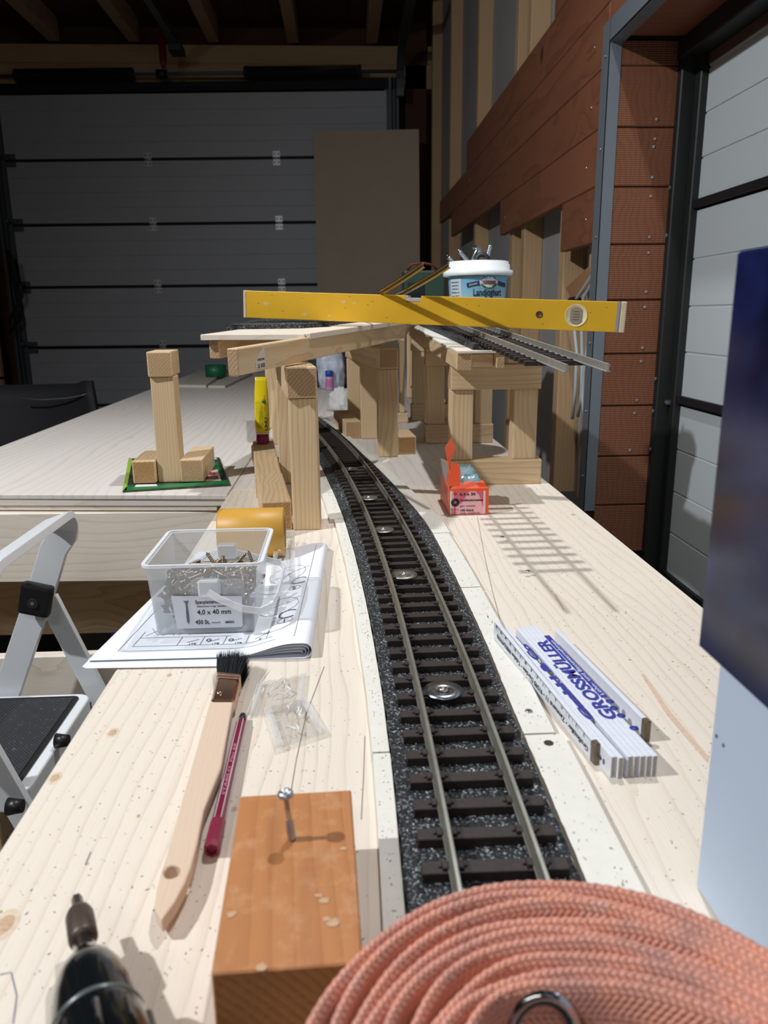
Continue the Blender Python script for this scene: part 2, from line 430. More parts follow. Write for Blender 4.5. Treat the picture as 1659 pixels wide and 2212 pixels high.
for k in range(1, 6):
    for u in (1.18, 2.24):
        mw = fr1 @ Matrix.Translation((u, 0, JZ[k]-0.003))
        if hm is None:
            o = hinge.build('hinge', [plain('galvanised', (0.55, 0.56, 0.57, 1), 0.45, 0.7), seal], d1, mw); hm = o.data
        else:
            o = bpy.data.objects.new('hinge', hm); COL.objects.link(o); o.matrix_world = mw; attach(o, d1)
rb = MB().box((0.0, -0.012, -0.05), (0.085, -0.002, -0.01)).box((0.0, -0.012, 0.008), (0.085, -0.002, 0.05)).cyl((-0.04, -0.03, 0.03), (0.05, -0.03, 0.03), 0.009, n=8).cyl((-0.045, -0.03, 0.03), (-0.02, -0.03, 0.03), 0.022, n=14)
rm = None
galv = plain('galvanised_dull', srgb(96, 102, 108), 0.5, 0.3)
for k in range(1, 6):
    mw = fr1 @ Matrix.Translation((0.0, 0, JZ[k]))
    if rm is None: o = rb.build('roller_bracket', galv, d1, mw); rm = o.data
    else:
        o = bpy.data.objects.new('roller_bracket', rm); COL.objects.link(o); o.matrix_world = mw; attach(o, d1)
for s, x in ((-1, -0.06), (1, DW+0.05)):
    m = MB()
    m.box((x-0.035, -0.05, FZ), (x-0.030, 0.02, 2.15)).box((x-0.035, -0.05, FZ), (x-0.012, -0.046, 2.15)).box((x+0.012, -0.05, FZ), (x+0.016, 0.01, 2.15)).box((x-0.07, 0.01, FZ), (x+0.05, 0.016, 2.15))
    m.build('door_track', galv, d1, fr1)
MB().box((-0.1, -0.02, 2.075), (DW+0.08, 0.05, 2.14)).build('top_seal', seal, d1, fr1)
tors = struct('trim_1')
MB().cyl((-0.1, -0.06, 2.185), (DW+0.1, -0.06, 2.185), 0.0125, n=10).build('spring_shaft', galv, tors, fr1)
for a, b in ((0.22, 1.1), (2.05, 2.92)):
    pts = []
    N = 700
    for i in range(N): t_ = i/(N-1); an = t_*2*pi*58; pts.append((a+(b-a)*t_, -0.06+0.045*cos(an), 2.185+0.045*sin(an)))
    m = MB(); m.tube(pts, 0.0065, 4); m.cyl((a-0.03, -0.06, 2.185), (a, -0.06, 2.185), 0.05, n=16).cyl((b, -0.06, 2.185), (b+0.03, -0.06, 2.185), 0.05, n=16)
    m.build('torsion_spring', plain('dark_spring', srgb(34, 36, 42), 0.6, 0.3), tors, fr1)
MB().cyl((1.32, -0.06, 2.185), (1.40, -0.06, 2.185), 0.035, n=12).build('shaft_coupling', blackpl, tors, fr1)
# opener rail and red pull cord
op = thing('door_opener_rail', 'dark metal opener rail running under the ceiling to the top of the far garage door', 'rail', (-1.22, 5.0, 2.30))
MB().box((-1.245, 2.4, 2.30), (-1.195, 6.82, 2.335)).box((-1.245, 2.4, 2.335), (-1.235, 6.82, 2.355)).box((-1.205, 2.4, 2.335), (-1.195, 6.82, 2.355)).build('rail', plain('rail_grey', srgb(84, 90, 96), 0.4, 0.5), op)
MB().box((-1.27, 6.55, 2.26), (-1.17, 6.72, 2.30)).build('trolley', plain('trolley', srgb(40, 60, 52), 0.6), op)
abox('ceiling_strap', (-1.23, 3.2, 2.355), (-1.21, 3.23, 2.46), galv, op, 0)
m = MB(); m.cyl((-1.30, 6.5, 2.17), (-1.30, 6.5, 2.33), 0.028, 0.028, n=10).cyl((-1.30, 6.5, 2.12), (-1.30, 6.5, 2.17), 0.014, 0.028, n=10)
tag(m.build('pull_handle', plain('red_plastic', srgb(120, 20, 30), 0.5), op), 'red emergency release handle')
# right horizontal track of the far door
m = MB(); pts = [(0.50, 6.75, 2.0)]+[(0.50, 6.75-0.3*(1-cos(a)), 2.0+0.3*sin(a)) for a in [i*pi/16 for i in range(1, 9)]]+[(0.50, 3.6, 2.31)]
m.sweep(pts, [(-0.03, 0), (0.03, 0), (0.03, 0.05), (-0.03, 0.05)]); tag(m.build('door_track_rail', plain('rail_grey', srgb(84, 90, 96), 0.4, 0.5)), 'grey overhead track of the far garage door, right of the opener rail', 'rail')
# ---- right wall: studs, insulation, larch cladding
w_r = struct('wall_right')
ins = plain('wall_board_grey', srgb(160, 160, 160), 0.8, 0, 0.05, 12)
abox('backing_board', (0.80, 2.19, FZ), (0.82, 7.3, 2.64), ins, w_r, 0)
stz = wood('stud', 'Z')
for y in (2.60, 3.18, 3.40, 4.35, 5.40, 6.45):
    abox('stud', (0.725, y, FZ), (0.80, y+0.06, 2.62), stz, w_r, 0.003)
abox('stud', (0.74, 2.24, FZ), (0.80, 2.38, 2.62), stz, w_r, 0.003)
abox('plinth', (0.66, 2.19, FZ), (0.80, 7.2, FZ+0.5), plain('plinth', srgb(70, 62, 56), 0.9, 0, .2, 8), w_r, 0.004)
lz = 0.492
rows = [(0, 2.56), (1, 3.56), (2, 5.15), (3, 5.75), (4, 4.55), (5, 2.75)]
for i, ye in rows:
    z0 = lz+i*0.1455; z1 = z0+0.1440
    MBc = Matrix.Translation((0.7135, (2.19+ye)/2, (z0+z1)/2))
    hl = (ye-2.19)/2
    MB().box((-0.0125, -hl, -0.072), (0.0125, hl, 0.072)).build('cladding_board', [ribbed_larch('Z', 'Y') if i == 0 else wood('larch', 'Y')], w_r, MBc, 0.002)
for (y, z) in ((2.3, .56), (2.32, .7), (3.45, .7), (2.3, .85), (4.4, 1.0), (2.3, 1.0)):
    MB().cyl((0.702, y, z), (0.698, y, z), 0.0035, n=8).build('screw_head', steel, w_r)
# near return of the opening (jamb) with ribbed boards
YJ = 2.15
sheds = [0.913+0.145*k for k in range(-8, 1)]
abox('jamb_backing', (0.72, YJ+0.024, -0.30), (0.93, YJ+0.05, 1.05), wood('dark', 'Z'), w_r, 0)
rj = ribbed_larch('Z', 'X')
for k, z1 in enumerate(sheds):
    z0 = z1-0.1415
    MB().box((-0.0875, -0.011, -0.07075), (0.0875, 0.011, 0.07075)).build('jamb_board', [rj], w_r, Matrix.Translation((0.8125, YJ+0.012, (z0+z1)/2)), 0.002)
abox('jamb_board', (0.725, YJ+0.001, 0.915), (0.90, YJ+0.023, 0.972), rj, w_r, 0.002)
for px, py in ((1417, 258), (1414, 300), (1411, 317), (1408, 383), (1405, 424), (1402, 512), (1400, 546), (1395, 630), (1392, 663), (1387, 751), (1384, 780), (1375, 864), (1370, 892), (1360, 972)):
    p = atY(px, py, YJ); MB().cyl(p, p-Vector((0, .002, 0)), 0.0036, n=10).build('screw_head', steel, w_r)
abox('concrete_base', (0.70, YJ+0.02, FZ), (0.95, YJ+0.3, -0.27), plain('dark_base', srgb(60, 56, 52), 0.9, 0, .2, 8), w_r, 0)
# soffit over the opening
for i in range(7):
    abox('soffit_board', (0.72, YJ-0.02-0.14*(i+1)+0.002, 0.975), (1.3, YJ-0.02-0.14*i, 0.998), wood('larch', 'X'), w_r, 0.002)
abox('soffit_beam', (0.726, 0.2, 1.0), (1.3, YJ+0.05, 1.12), wood('stud', 'Y'), w_r, 0.002)
for i in range(5):
    abox('cladding_board', (0.701, 0.3, 1.022+i*0.1455), (0.725, 2.188, 1.165+i*0.1455), wood('larch', 'Y'), w_r, 0.002)
abox('backing_board', (0.80, 0.2, 1.12), (0.82, 2.19, 2.64), ins, w_r, 0)
abox('backing_board', (0.80, -3.2, FZ), (0.82, 0.22, 2.64), ins, w_r, 0)
tr2 = struct('trim_2')
tm = plain('zinc_trim', srgb(124, 132, 140), 0.45, 0.35)
MB().box((0.692, YJ-0.001, -0.26), (0.7245, YJ+0.001, 1.02)).box((0.692, YJ-0.001, -0.26), (0.694, YJ+0.055, 1.02)).build('corner_trim', tm, tr2)
MB().box((0.692, 0.3, 0.968), (0.694, YJ, 1.02)).box((0.692, 0.3, 0.968), (0.73, YJ, 0.970)).build('soffit_trim', tm, tr2)
for z in (-.16, 0.03, .22, .5, .72, .94): MB().cyl((0.691, YJ+0.02, z), (0.688, YJ+0.02, z), 0.003, n=8).build('rivet', steel, tr2)
# ---- right sectional door
d2 = struct('door_2')
pan2 = plain('door_panel_light', srgb(196, 205, 208), 0.42, 0, 0.03, 300, 0.0001)
fr2 = frame((0.93, 2.125, 0), (0, -1, 0), (1, 0, 0))
for k, z in enumerate((FZ, -0.447, 0.062, 0.567)):
    mw = fr2 @ Matrix.Translation((0, 0, z+0.012)); H = 0.483 if k < 3 else 0.42
    door_panel(1.85, H, 0.04, 3).build('door_panel', pan2, d2, mw)
    MB().box((0, 0.006, -0.024), (1.85, 0.03, 0.013)).box((0, -0.012, -0.016), (1.85, 0.006, 0.004)).build('joint_seal', seal, d2, mw)
for x0, x1, y0, y1 in ((0.0, 0.035, -0.02, 0.02), (-0.03, 0.0, -0.055, 0.03)):
    MB().box((x0, y0, FZ), (x1, y1, 0.968)).build('door_frame', plain('frame_black', srgb(26, 28, 28), 0.55), d2, fr2, 0.003)
MB().box((-0.03, -0.06, 0.925), (1.9, 0.03, 0.972)).build('door_frame', plain('frame_black', srgb(26, 28, 28), 0.55), d2, fr2, 0.003)
MB().box((0.035, -0.004, 0.90), (1.9, 0.02, 0.925)).build('frame_lip', plain('lip_brown', srgb(96, 70, 56), 0.55), d2, fr2, 0.001)
for z in (0.03, 0.12, -0.08, 0.5, 0.62): MB().cyl((-0.015, -0.055, z), (-0.015, -0.060, z), 0.006, n=10).build('screw_head', galv, d2, fr2)
MB().box((0.0, -0.03, 0.050), (0.012, -0.012, 0.062)).cyl((0.0, -0.03, 0.056), (0.018, -0.03, 0.056), 0.004, n=8).build('roller_bracket', galv, d2, fr2)

# =================================================================== THE WORKBENCH
bench = thing('workbench', 'long workbench of pale spruce boards carrying the model railway, open frame below', 'workbench', (0, 1.5, FZ))
bd = wood('board', 'Y'); tb = wood('table', 'Y'); bx = wood('board', 'X')
XL, XR = -0.2070, 0.3712
abox('board', (XL, -0.30, -0.028), (XR, 1.3605, 0.0), bd, bench, 0.0015)
abox('board', (XL, 1.3635, -0.028), (XR, 4.9, -0.0005), wood('table', 'Y'), bench, 0.0015)
# wide left table top, two glued layers at its front edge
mwT = Matrix.Translation((0, 0, 0))
def skew(name, z0, z1, y0l, y0r, mat, dx=0.0):
    m = MB(); xs = (-0.842, XL-0.0012+dx)
    vs = [(xs[0], y0l, z0), (xs[1], y0r, z0), (xs[1], 4.9, z0), (xs[0], 4.9, z0)]; vs += [(x, y, z1) for x, y, _ in vs]
    m.add(vs, [(0, 3, 2, 1), (4, 5, 6, 7), (0, 1, 5, 4), (1, 2, 6, 5), (2, 3, 7, 6), (3, 0, 4, 7)])
    return m.build(name, mat, bench, None, 0.001)
skew('table_top', -0.0085, 0.0, 1.385, 1.318, tb)
skew('table_top', -0.021, -0.0087, 1.386, 1.321, wood('table', 'X'))
skew('table_top', -0.030, -0.0212, 1.390, 1.325, wood('board', 'X'), -0.02)
beam('fascia_board', (-0.90, 1.375, -0.096), (-0.222, 1.340, -0.096), 0.024, 0.128, bx, bench)
beam('rear_board', (-0.90, 1.62, -0.285), (0.30, 1.60, -0.285), 0.024, 0.17, wood('pine', 'X'), bench)
beam('stretcher', (-0.95, 1.26, -0.33), (0.36, 1.26, -0.33), 0.022, 0.135, bx, bench)
for x, y in ((-0.16, 0.05), (0.33, 0.05), (-0.16, 1.30), (0.33, 1.30), (-0.80, 1.52), (-0.80, 4.8), (0.33, 4.8), (-0.16, 4.8)):
    abox('leg', (x-0.035, y-0.035, FZ), (x+0.035, y+0.035, -0.029 if y < 1.4 or x > -.5 else -0.031), wood('pine', 'Z'), bench, 0.003)
abox('side_rail', (0.345, -0.28, -0.14), (0.369, 4.85, -0.029), wood('board', 'Y'), bench)
abox('side_rail', (-0.205, -0.28, -0.14), (-0.181, 1.24, -0.029), wood('board', 'Y'), bench)
abox('side_rail', (-0.83, 1.65, -0.14), (-0.806, 4.85, -0.031), wood('board', 'Y'), bench)
pencil = plain('pencil_line', srgb(120, 104, 92), 0.8)
def line_on(name, pts, z=0.0003, r=0.00022, mat=pencil, parent=bench):
    m = MB(); m.sweep([atz(x, y, z) for x, y in pts], [(-r, 0), (r, 0), (r, 0.0001), (-r, 0.0001)]); return m.build(name, mat, parent)
line_on('pencil_line', [(1031, 1115), (1046, 1198), (1062, 1270), (1080, 1338)])
line_on('pencil_line', [(700, 1440), (662, 1540), (640, 1640), (628, 1712)])
line_on('pencil_line', [(788, 1590), (785, 1680), (780, 1770)])
line_on('pencil_line', [(0, 2105), (24, 2100), (36, 2150), (28, 2212)], r=0.0002, mat=plain('blue_pen', srgb(90, 96, 130), 0.7))
line_on('pencil_line', [(192, 1865), (184, 1868), (196, 1840)], r=0.0002, mat=plain('blue_pen', srgb(90, 96, 130), 0.7))
kn = plain('knot', srgb(196, 166, 138), 0.7, 0, .2, 500); kn2 = plain('knot_ring', srgb(218, 200, 176), 0.7, 0, .1, 300)
for x, y, r in ((243, 1583, .0052), (118, 1681, .0052), (10, 1998, .008), (365, 1459, .003), (298, 1763, .0016), (508, 1748, .0028), (1238, 1112, .005)):
    p = atz(x, y, 0.0); t_ = Matrix.Translation(p) @ Matrix.Diagonal((0.85, 1.35, 1, 1))
    o = MB().lathe([(0, 0.00012), (r, 0.00012), (r*1.05, 0.0)], 20, t_).build('knot', kn2, bench)
    MB().lathe([(0, 0.0002), (r*.62, 0.0002), (r*.66, 0.0001)], 18, t_).build('knot_core', kn, o)
for pts in (((1385, 1458), (1392, 1456), (1450, 1540), (1532, 1636), (1528, 1648), (1440, 1545)), ((1196, 1284), (1201, 1285), (1221, 1320), (1216, 1319))):
    q = [tuple(atz(x, y, 0)[:2]) for x, y in pts]; MB().prism(q, 0.00002, 0.0002).build('resin_streak', plain('streak', srgb(210, 184, 160), .7, 0, .12, 300), bench)
# ---- offcut panels and the green tape roll on the far left table
def slab(name, quad, z0, z1, mat, label=None, cat='board', group=None):
    m = MB(); vs = [(p[0], p[1], z0) for p in quad]+[(p[0], p[1], z1) for p in quad]
    m.add(vs, [(0, 3, 2, 1), (4, 5, 6, 7), (0, 1, 5, 4), (1, 2, 6, 5), (2, 3, 7, 6), (3, 0, 4, 7)])
    c = sum((Vector((p[0], p[1], z0)) for p in quad), Vector())/4
    o = m.build(name, mat, None, Matrix.Translation(c), 0.0008, inv=True)
    if label: tag(o, label, cat, group)
    return o
offc = plain('grey_board', srgb(196, 192, 180), 0.6, 0, .05, 20)
slab('offcut_board', [atz(386, 831, .012)[:2], atz(445, 832, .012)[:2], atz(492, 797, .012)[:2], atz(432, 797, .012)[:2]], 0, .012, offc, 'wider of two thin grey boards lying in front of the green tape roll')
slab('offcut_board', [atz(449, 833, .010)[:2], atz(486, 833, .010)[:2], atz(545, 806, .010)[:2], atz(505, 806, .010)[:2]], 0, .010, offc, 'narrow thin grey board lying right beside the wider grey one, on the left table')
slab('wood_offcut', [atz(490, 809, .02)[:2], atz(515, 809, .02)[:2], atz(518, 804, .02)[:2], atz(493, 804, .02)[:2]], 0.0101, .024, wood('pine', 'X'), 'small pale wood offcut lying on the narrow grey board', 'offcut')
c = atY(465, 782, 3.95); c.z = 0.0121
m = MB(); R = 0.052; m.lathe([(R-.006, 0), (R, 0), (R, 0.058), (R-.006, 0.058), (R-.006, 0)], 28)
tg = thing('tape_roll', 'green roll of adhesive tape standing on the thin grey boards at the far end', 'tape', c)
m.build('tape', plain('green_tape', srgb(20, 104, 66), 0.45, 0, .3, 60), tg, Matrix.Translation(c))
MB().lathe([(R-.0095, 0.001), (R-.0062, 0.001), (R-.0062, 0.057), (R-.0095, 0.057), (R-.0095, 0.001)], 28).build('core', plain('core_dark', srgb(60, 66, 60), 0.8), tg, Matrix.Translation(c))

# =================================================================== LOWER TRACK
def cxr(Y): return 0.075-(Y-0.45)**2/17.0
def slope(Y): return -2*(Y-0.45)/17.0
def cpt(Y, off, z):
    t = Vector((slope(Y), 1, 0)).normalized(); n = Vector((t.y, -t.x, 0)); return Vector((cxr(Y), Y, z))+n*off
base = thing('track_bed', 'black rubber granulate track bed between white screwed edging strips, curving away on the bench', 'track bed', (cxr(.5), 0.5, 0))
whit = plain('white_strip', srgb(228, 226, 216), 0.6, 0, .03, 90, 0.0004)
gran = granulate()
def bedL(Y): return -0.0480 - 0.006*min(max((Y-0.5)/0.7, 0), 1.2)
def bedR(Y): return 0.0445 + 0.015*max(0, 1-abs(Y-1.08)/0.58)
cuts = [0.12, 0.492, 0.80, 1.20, 1.62, 2.1, 2.62]
def ribbon(name, ya, yb, fl, fr_, z0, z1, mat, parent, n=None, rough=0.0):
    n = n or max(6, int((yb-ya)/0.03)); vs = []; fs = []
    for i in range(n+1):
        Y = ya+(yb-ya)*i/n
        l = fl(Y)+random.uniform(-rough, rough); r = fr_(Y)+random.uniform(-rough, rough)
        vs += [cpt(Y, l, z0), cpt(Y, r, z0), cpt(Y, r, z1), cpt(Y, l, z1)]
    for i in range(n):
        for j in range(4): j2 = (j+1) % 4; fs.append((i*4+j, i*4+j2, i*4+4+j2, i*4+4+j))
    m = MB(); m.add(vs, fs+[(3, 2, 1, 0), (n*4, n*4+1, n*4+2, n*4+3)])
    return m.build(name, mat, parent, None, 0)
for a, b in ((0.12, 0.497), (0.4985, 1.40), (1.4015, 2.75)):
    ribbon('granulate_mat', a, b, bedL, bedR, 0.0003, 0.0105, gran, base, int((b-a)/0.006), 0.0008)
lc = [0.12, 0.475, 1.118, 1.30, 1.62, 2.1, 2.62]; rc = [0.12, 0.492, 0.800, 1.02, 1.32, 1.66, 2.1, 2.62]
for a, b in zip(lc[:-1], lc[1:]):
    k = 0.0115 if b < 1.2 else 0.018
    ribbon('edging_strip', a+0.001, b-0.001, lambda Y: bedL(Y)-k-0.0035*min(1, Y), lambda Y: bedL(Y)-0.0012, 0.0003, 0.0065, whit, base, None, 0.0003)
for a, b in zip(rc[:-1], rc[1:]):
    j = random.uniform(-0.003, 0.004)
    ribbon('edging_strip', a+0.0012, b-0.0012, lambda Y: bedR(Y)+0.0045+j*0, lambda Y: bedR(Y)+0.029-0.009*min(1, max(0, Y-1.1)*2)+j*(Y < 1.3), 0.0003, 0.0060, whit, base, None, 0.0003)
# recessed groove board under the right strip
sm_ = MB(); sm_.cyl((0, 0, -0.0004), (0, 0, 0.0006), 0.0032, 0.0028, n=12); sm_.cyl((0, 0, 0.0006), (0, 0, 0.00061), 0.0012, n=6, mi=1)
scr = None
for x, y in ((1142, 1536), (1163, 1577), (1310, 1875), (980, 1255), (1048, 1366), (788, 1385), (762, 1250), (824, 1595), (860, 1900), (700, 1120), (817, 1023), (912, 1130), (1003, 1272), (818, 1575)):
    p = atz(x, y, 0.0063)
    if scr is None: scr = sm_.build('screw', [zinc, blackpl], base, Matrix.Translation(p))
    else:
        o = scr.copy(); COL.objects.link(o); o.matrix_world = Matrix.Translation(p); o.parent = base; o.matrix_parent_inverse = scr.matrix_parent_inverse.copy()
tag(MB().cyl((0, 0, 0.0), (0, 0, 0.0004), 0.0035, n=7).build('hole', plain('hole_dark', srgb(60, 50, 44), .9), base, Matrix.Translation(atz(1185, 1605, 0.0062))), 'dark splintered screw hole')
# sleeper and rail shapes
slp = plain('sleeper_brown', srgb(44, 34, 31), 0.6, 0, .25, 300, 0.0002)
slp_b = plain('sleeper_black', srgb(26, 25, 26), 0.5)
railm = plain('rail_nickel', (0.46, 0.46, 0.40, 1), 0.36, 0.85, 0.12, 60)
railtop = railm
SL = 0.0785
def sleeper_mesh():
    m = MB(); m.box((-SL/2, -0.0049, 0), (SL/2, 0.0049, 0.0058))
    for s in (-1, 1):
        x = s*0.0225
        for d in (-1, 1):
            m.box((x+d*0.0042-0.0016, -0.0032, 0.0058), (x+d*0.0042+0.0016, 0.0032, 0.0078)); m.cyl((x+d*0.0068, 0, 0.0058), (x+d*0.0068, 0, 0.0070), 0.0012, n=6)
        m.box((x-0.0019, -0.0135, 0.001), (x+0.0019, 0.0135, 0.0040))
    return m
RP = [(-0.0028, 0), (0.0028, 0), (0.0028, 0.0008), (0.0007, 0.0016), (0.0006, 0.0056), (0.00145, 0.0064), (0.00145, 0.0082), (0.0008, 0.0086), (-0.0008, 0.0086), (-0.00145, 0.0082), (-0.00145, 0.0064), (-0.0006, 0.0056), (-0.0007, 0.0016), (-0.0028, 0.0008)]
sl_o = None
def put_sleeper(parent, mw):
    global sl_o
    if sl_o is None:
        sl_o = sleeper_mesh().build('sleeper', slp, parent, mw, 0.0004); return sl_o
    o = bpy.data.objects.new('sleeper', sl_o.data); COL.objects.link(o); o.matrix_world = mw; attach(o, parent); return o
lt = thing('track', 'black model railway track with nickel rails curving along the bench on the granulate bed', 'track', (cxr(.5), 0.5, 0.0105))
Y = 0.155; i = 0
while Y < 2.70:
    a = atan2(-slope(Y), 1); mw = Matrix.Translation(cpt(Y, 0, 0.0106)) @ Matrix.Rotation(a, 4, 'Z'); put_sleeper(lt, mw)
    Y += 0.0273; i += 1
for s in (-0.0225, 0.0225):
    pts = [cpt(0.14+(2.72-0.14)*k/110, s, 0.0164) for k in range(111)]
    MB().sweep(pts, RP).build('rail', railm, lt)
# fixing washers with screws
wz = plain('washer_zinc', (0.50, 0.58, 0.70, 1), 0.25, 1.0, .1, 400); wd = plain('washer_dull', (0.32, 0.31, 0.28, 1), 0.45, 1.0, .3, 500)
def washer(p, mat, lab):
    t = thing('washer', lab, 'washer', p, 'washers between the rails')
    B = Matrix.Translation(p)
    MB().lathe([(0.0034, 0), (0.0150, 0), (0.0150, 0.0012), (0.0034, 0.0012), (0.0034, 0)], 32, close=False).build('disc', mat, t, B)
    MB().lathe([(0, 0.0026), (0.0015, 0.0024), (0.0017, 0.0032), (0.0030, 0.0030), (0.0038, 0.0016), (0.0036, 0.0012), (0, 0.0012)], 16).build('screw', plain('screw_bronze', (0.50, 0.42, 0.34, 1), .3, 1) if mat is wz else steel, t, B)
for i, ((x, y), lab) in enumerate(zip(((957, 1490), (873, 1241), (828, 1144), (796, 1075), (757, 1012)), (
        'shiny bluish zinc washer with a bronze screw, nearest between the rails',
        'dull grey dusty washer, second nearest between the rails', 'dull dark washer third from the camera between the rails',
        'dull washer between the rails beside the foot of the front wooden post', 'small looking washer farthest away between the rails, above the others'))):
    p = atz(x, y, 0.0178); p.z = 0.0166; washer(p, wz if i == 0 else wd, lab)

# =================================================================== TRESTLES
def wbeam(name, a, b, parent, wd_=0.044, h=0.044, ax='X', rough=False, up=(0, 0, 1)):
    return beam(name, a, b, wd_, h, [wood('pine', 'X'), endgrain('rough' if rough else 'pine')], parent, 0.0025, up, 2)
def post(parent, x0, x1, y0, y1, z0, z1):
    c = Vector(((x0+x1)/2, (y0+y1)/2, z0)); mw = basis((0, 0, 1), (0, 1, 0)).to_4x4(); mw.translation = c
    return MB().box((0, -(x1-x0)/2, -(y1-y0)/2), (z1-z0, (x1-x0)/2, (y1-y0)/2), 0, None, 1, 0).build('post', [wood('pine', 'X'), endgrain('pine')], parent, mw, 0.0025, 2)
# A: left of the track
tA = thing('trestle', 'nearest wooden trestle, left of the track, with tall posts beside a low foot beam', 'trestle', (-0.06, 1.08, 0), 'wooden trestles')
post(tA, -0.0785, -0.0385, 1.077, 1.121, 0.0, 0.190)
post(tA, -0.123, -0.083, 1.40, 1.444, 0.0, 0.190)
wbeam('crossbeam', (-0.0585, 1.072, 0.212), (-0.106, 1.46, 0.212), tA, 0.043, 0.0425)
wbeam('foot_beam', (-0.1010, 1.078, 0.022), (-0.1300, 1.285, 0.022), tA, 0.0435, 0.044, rough=True)
wbeam('foot_beam', (-0.1320, 1.287, 0.022), (-0.1780, 1.66, 0.022), tA, 0.044, 0.044)
tA2 = thing('trestle', 'slim trestle posts half hidden behind the nearest trestle, right of the glue tube', 'trestle', (-0.17, 1.8, 0), 'wooden trestles')
post(tA2, -0.176, -0.132, 1.86, 1.904, 0, 0.200); wbeam('crossbeam', (-0.154, 1.84, 0.222), (-0.20, 2.20, 0.222), tA2)
post(tA2, -0.215, -0.171, 2.14, 2.184, 0, 0.200)
# M: right of the track
tM = thing('trestle', 'middle wooden trestle right of the track, three posts under one oblique crossbeam', 'trestle', (0.09, 1.68, 0), 'wooden trestles')
post(tM, 0.071, 0.115, 1.660, 1.704, 0, 0.190)
post(tM, 0.040, 0.082, 1.92, 1.964, 0.0, 0.190)
post(tM, 0.008, 0.044, 2.10, 2.14, 0.0, 0.190)
wbeam('crossbeam', (0.095, 1.650, 0.212), (0.026, 2.17, 0.212), tM, 0.043, 0.0425)
wbeam('foot_beam', (0.137, 1.69, 0.020), (0.130, 1.80, 0.020), tM, 0.041, 0.040, rough=True)
wbeam('foot_beam', (0.020, 1.93, 0.022), (-0.012, 2.17, 0.022), tM, 0.040, 0.044)
tM2 = thing('trestle', 'single thin upright batten on a small foot block, between middle and right trestles', 'trestle', (0.17, 2.24, 0), 'wooden trestles')
post(tM2, 0.157, 0.172, 2.20, 2.24, 0.03, 0.245); wbeam('foot_beam', (0.150, 2.222, 0.015), (0.182, 2.222, 0.015), tM2, 0.04, 0.03)
o = beam('hanging_batten', (0.214, 2.45, 0.245), (0.214, 2.45, 0.045), 0.03, 0.018, PINE(), None, 0.004); tag(o, 'pale batten hanging down with a rounded lower end and one hole, behind the middle trestle', 'batten')
MB().cyl((0.212, 2.4345, 0.082), (0.212, 2.433, 0.082), 0.0035, n=10).build('hole', plain('hole_dark', srgb(60, 50, 44), .9), o)
# R1..R3: right portals
tR = thing('trestle', 'nearest right trestle, a square wooden portal on a knotty foot beam behind the red box', 'trestle', (0.27, 1.37, 0), 'wooden trestles')
wbeam('foot_beam', (0.181, 1.378, 0.0225), (0.355, 1.376, 0.0225), tR, 0.044, 0.045)
post(tR, 0.189, 0.229, 1.362, 1.402, 0.045, 0.1715)
post(tR, 0.302, 0.345, 1.362, 1.402, 0.045, 0.1715)
wbeam('crossbeam', (0.1875, 1.378, 0.1935), (0.3485, 1.376, 0.1935), tR, 0.044, 0.0435)
tR2 = thing('trestle', 'second right trestle, a wooden portal just behind the nearest right one', 'trestle', (0.27, 1.85, 0), 'wooden trestles')
wbeam('foot_beam', (0.193, 1.852, 0.0225), (0.357, 1.85, 0.0225), tR2, 0.044, 0.045)
post(tR2, 0.195, 0.239, 1.835, 1.879, 0.045, 0.184); post(tR2, 0.312, 0.354, 1.835, 1.879, 0.045, 0.184)
wbeam('crossbeam', (0.193, 1.852, 0.208), (0.357, 1.85, 0.208), tR2, 0.044, 0.048)
tR3 = thing('trestle', 'farthest right trestle, shaded posts on a foot beam beside the hanging batten', 'trestle', (0.27, 2.27, 0), 'wooden trestles')
wbeam('foot_beam', (0.196, 2.272, 0.024), (0.35, 2.272, 0.024), tR3, 0.044, 0.048)
post(tR3, 0.200, 0.246, 2.252, 2.294, 0.048, 0.199); post(tR3, 0.30, 0.346, 2.252, 2.294, 0.048, 0.199)
wbeam('crossbeam', (0.196, 2.272, 0.2225), (0.35, 2.272, 0.2225), tR3, 0.044, 0.047)
# small stand on the magazine
tS = thing('post_stand', 'small wooden stand of one upright between two blocks, on the green magazine', 'stand', (-0.33, 1.43, 0.004))
st = Matrix.Translation((0, 0, 0))
wbeam('foot_block', (-0.3700, 1.405, 0.0265), (-0.3750, 1.53, 0.0265), tS, 0.042, 0.042, rough=True)
wbeam('foot_block', (-0.2845, 1.410, 0.0265), (-0.2880, 1.56, 0.0265), tS, 0.042, 0.042)
post(tS, -0.3480, -0.3060, 1.415, 1.459, 0.0045, 0.1985)
wbeam('crossbeam', (-0.3270, 1.408, 0.2205), (-0.3330, 1.50, 0.2205), tS, 0.0435, 0.044)

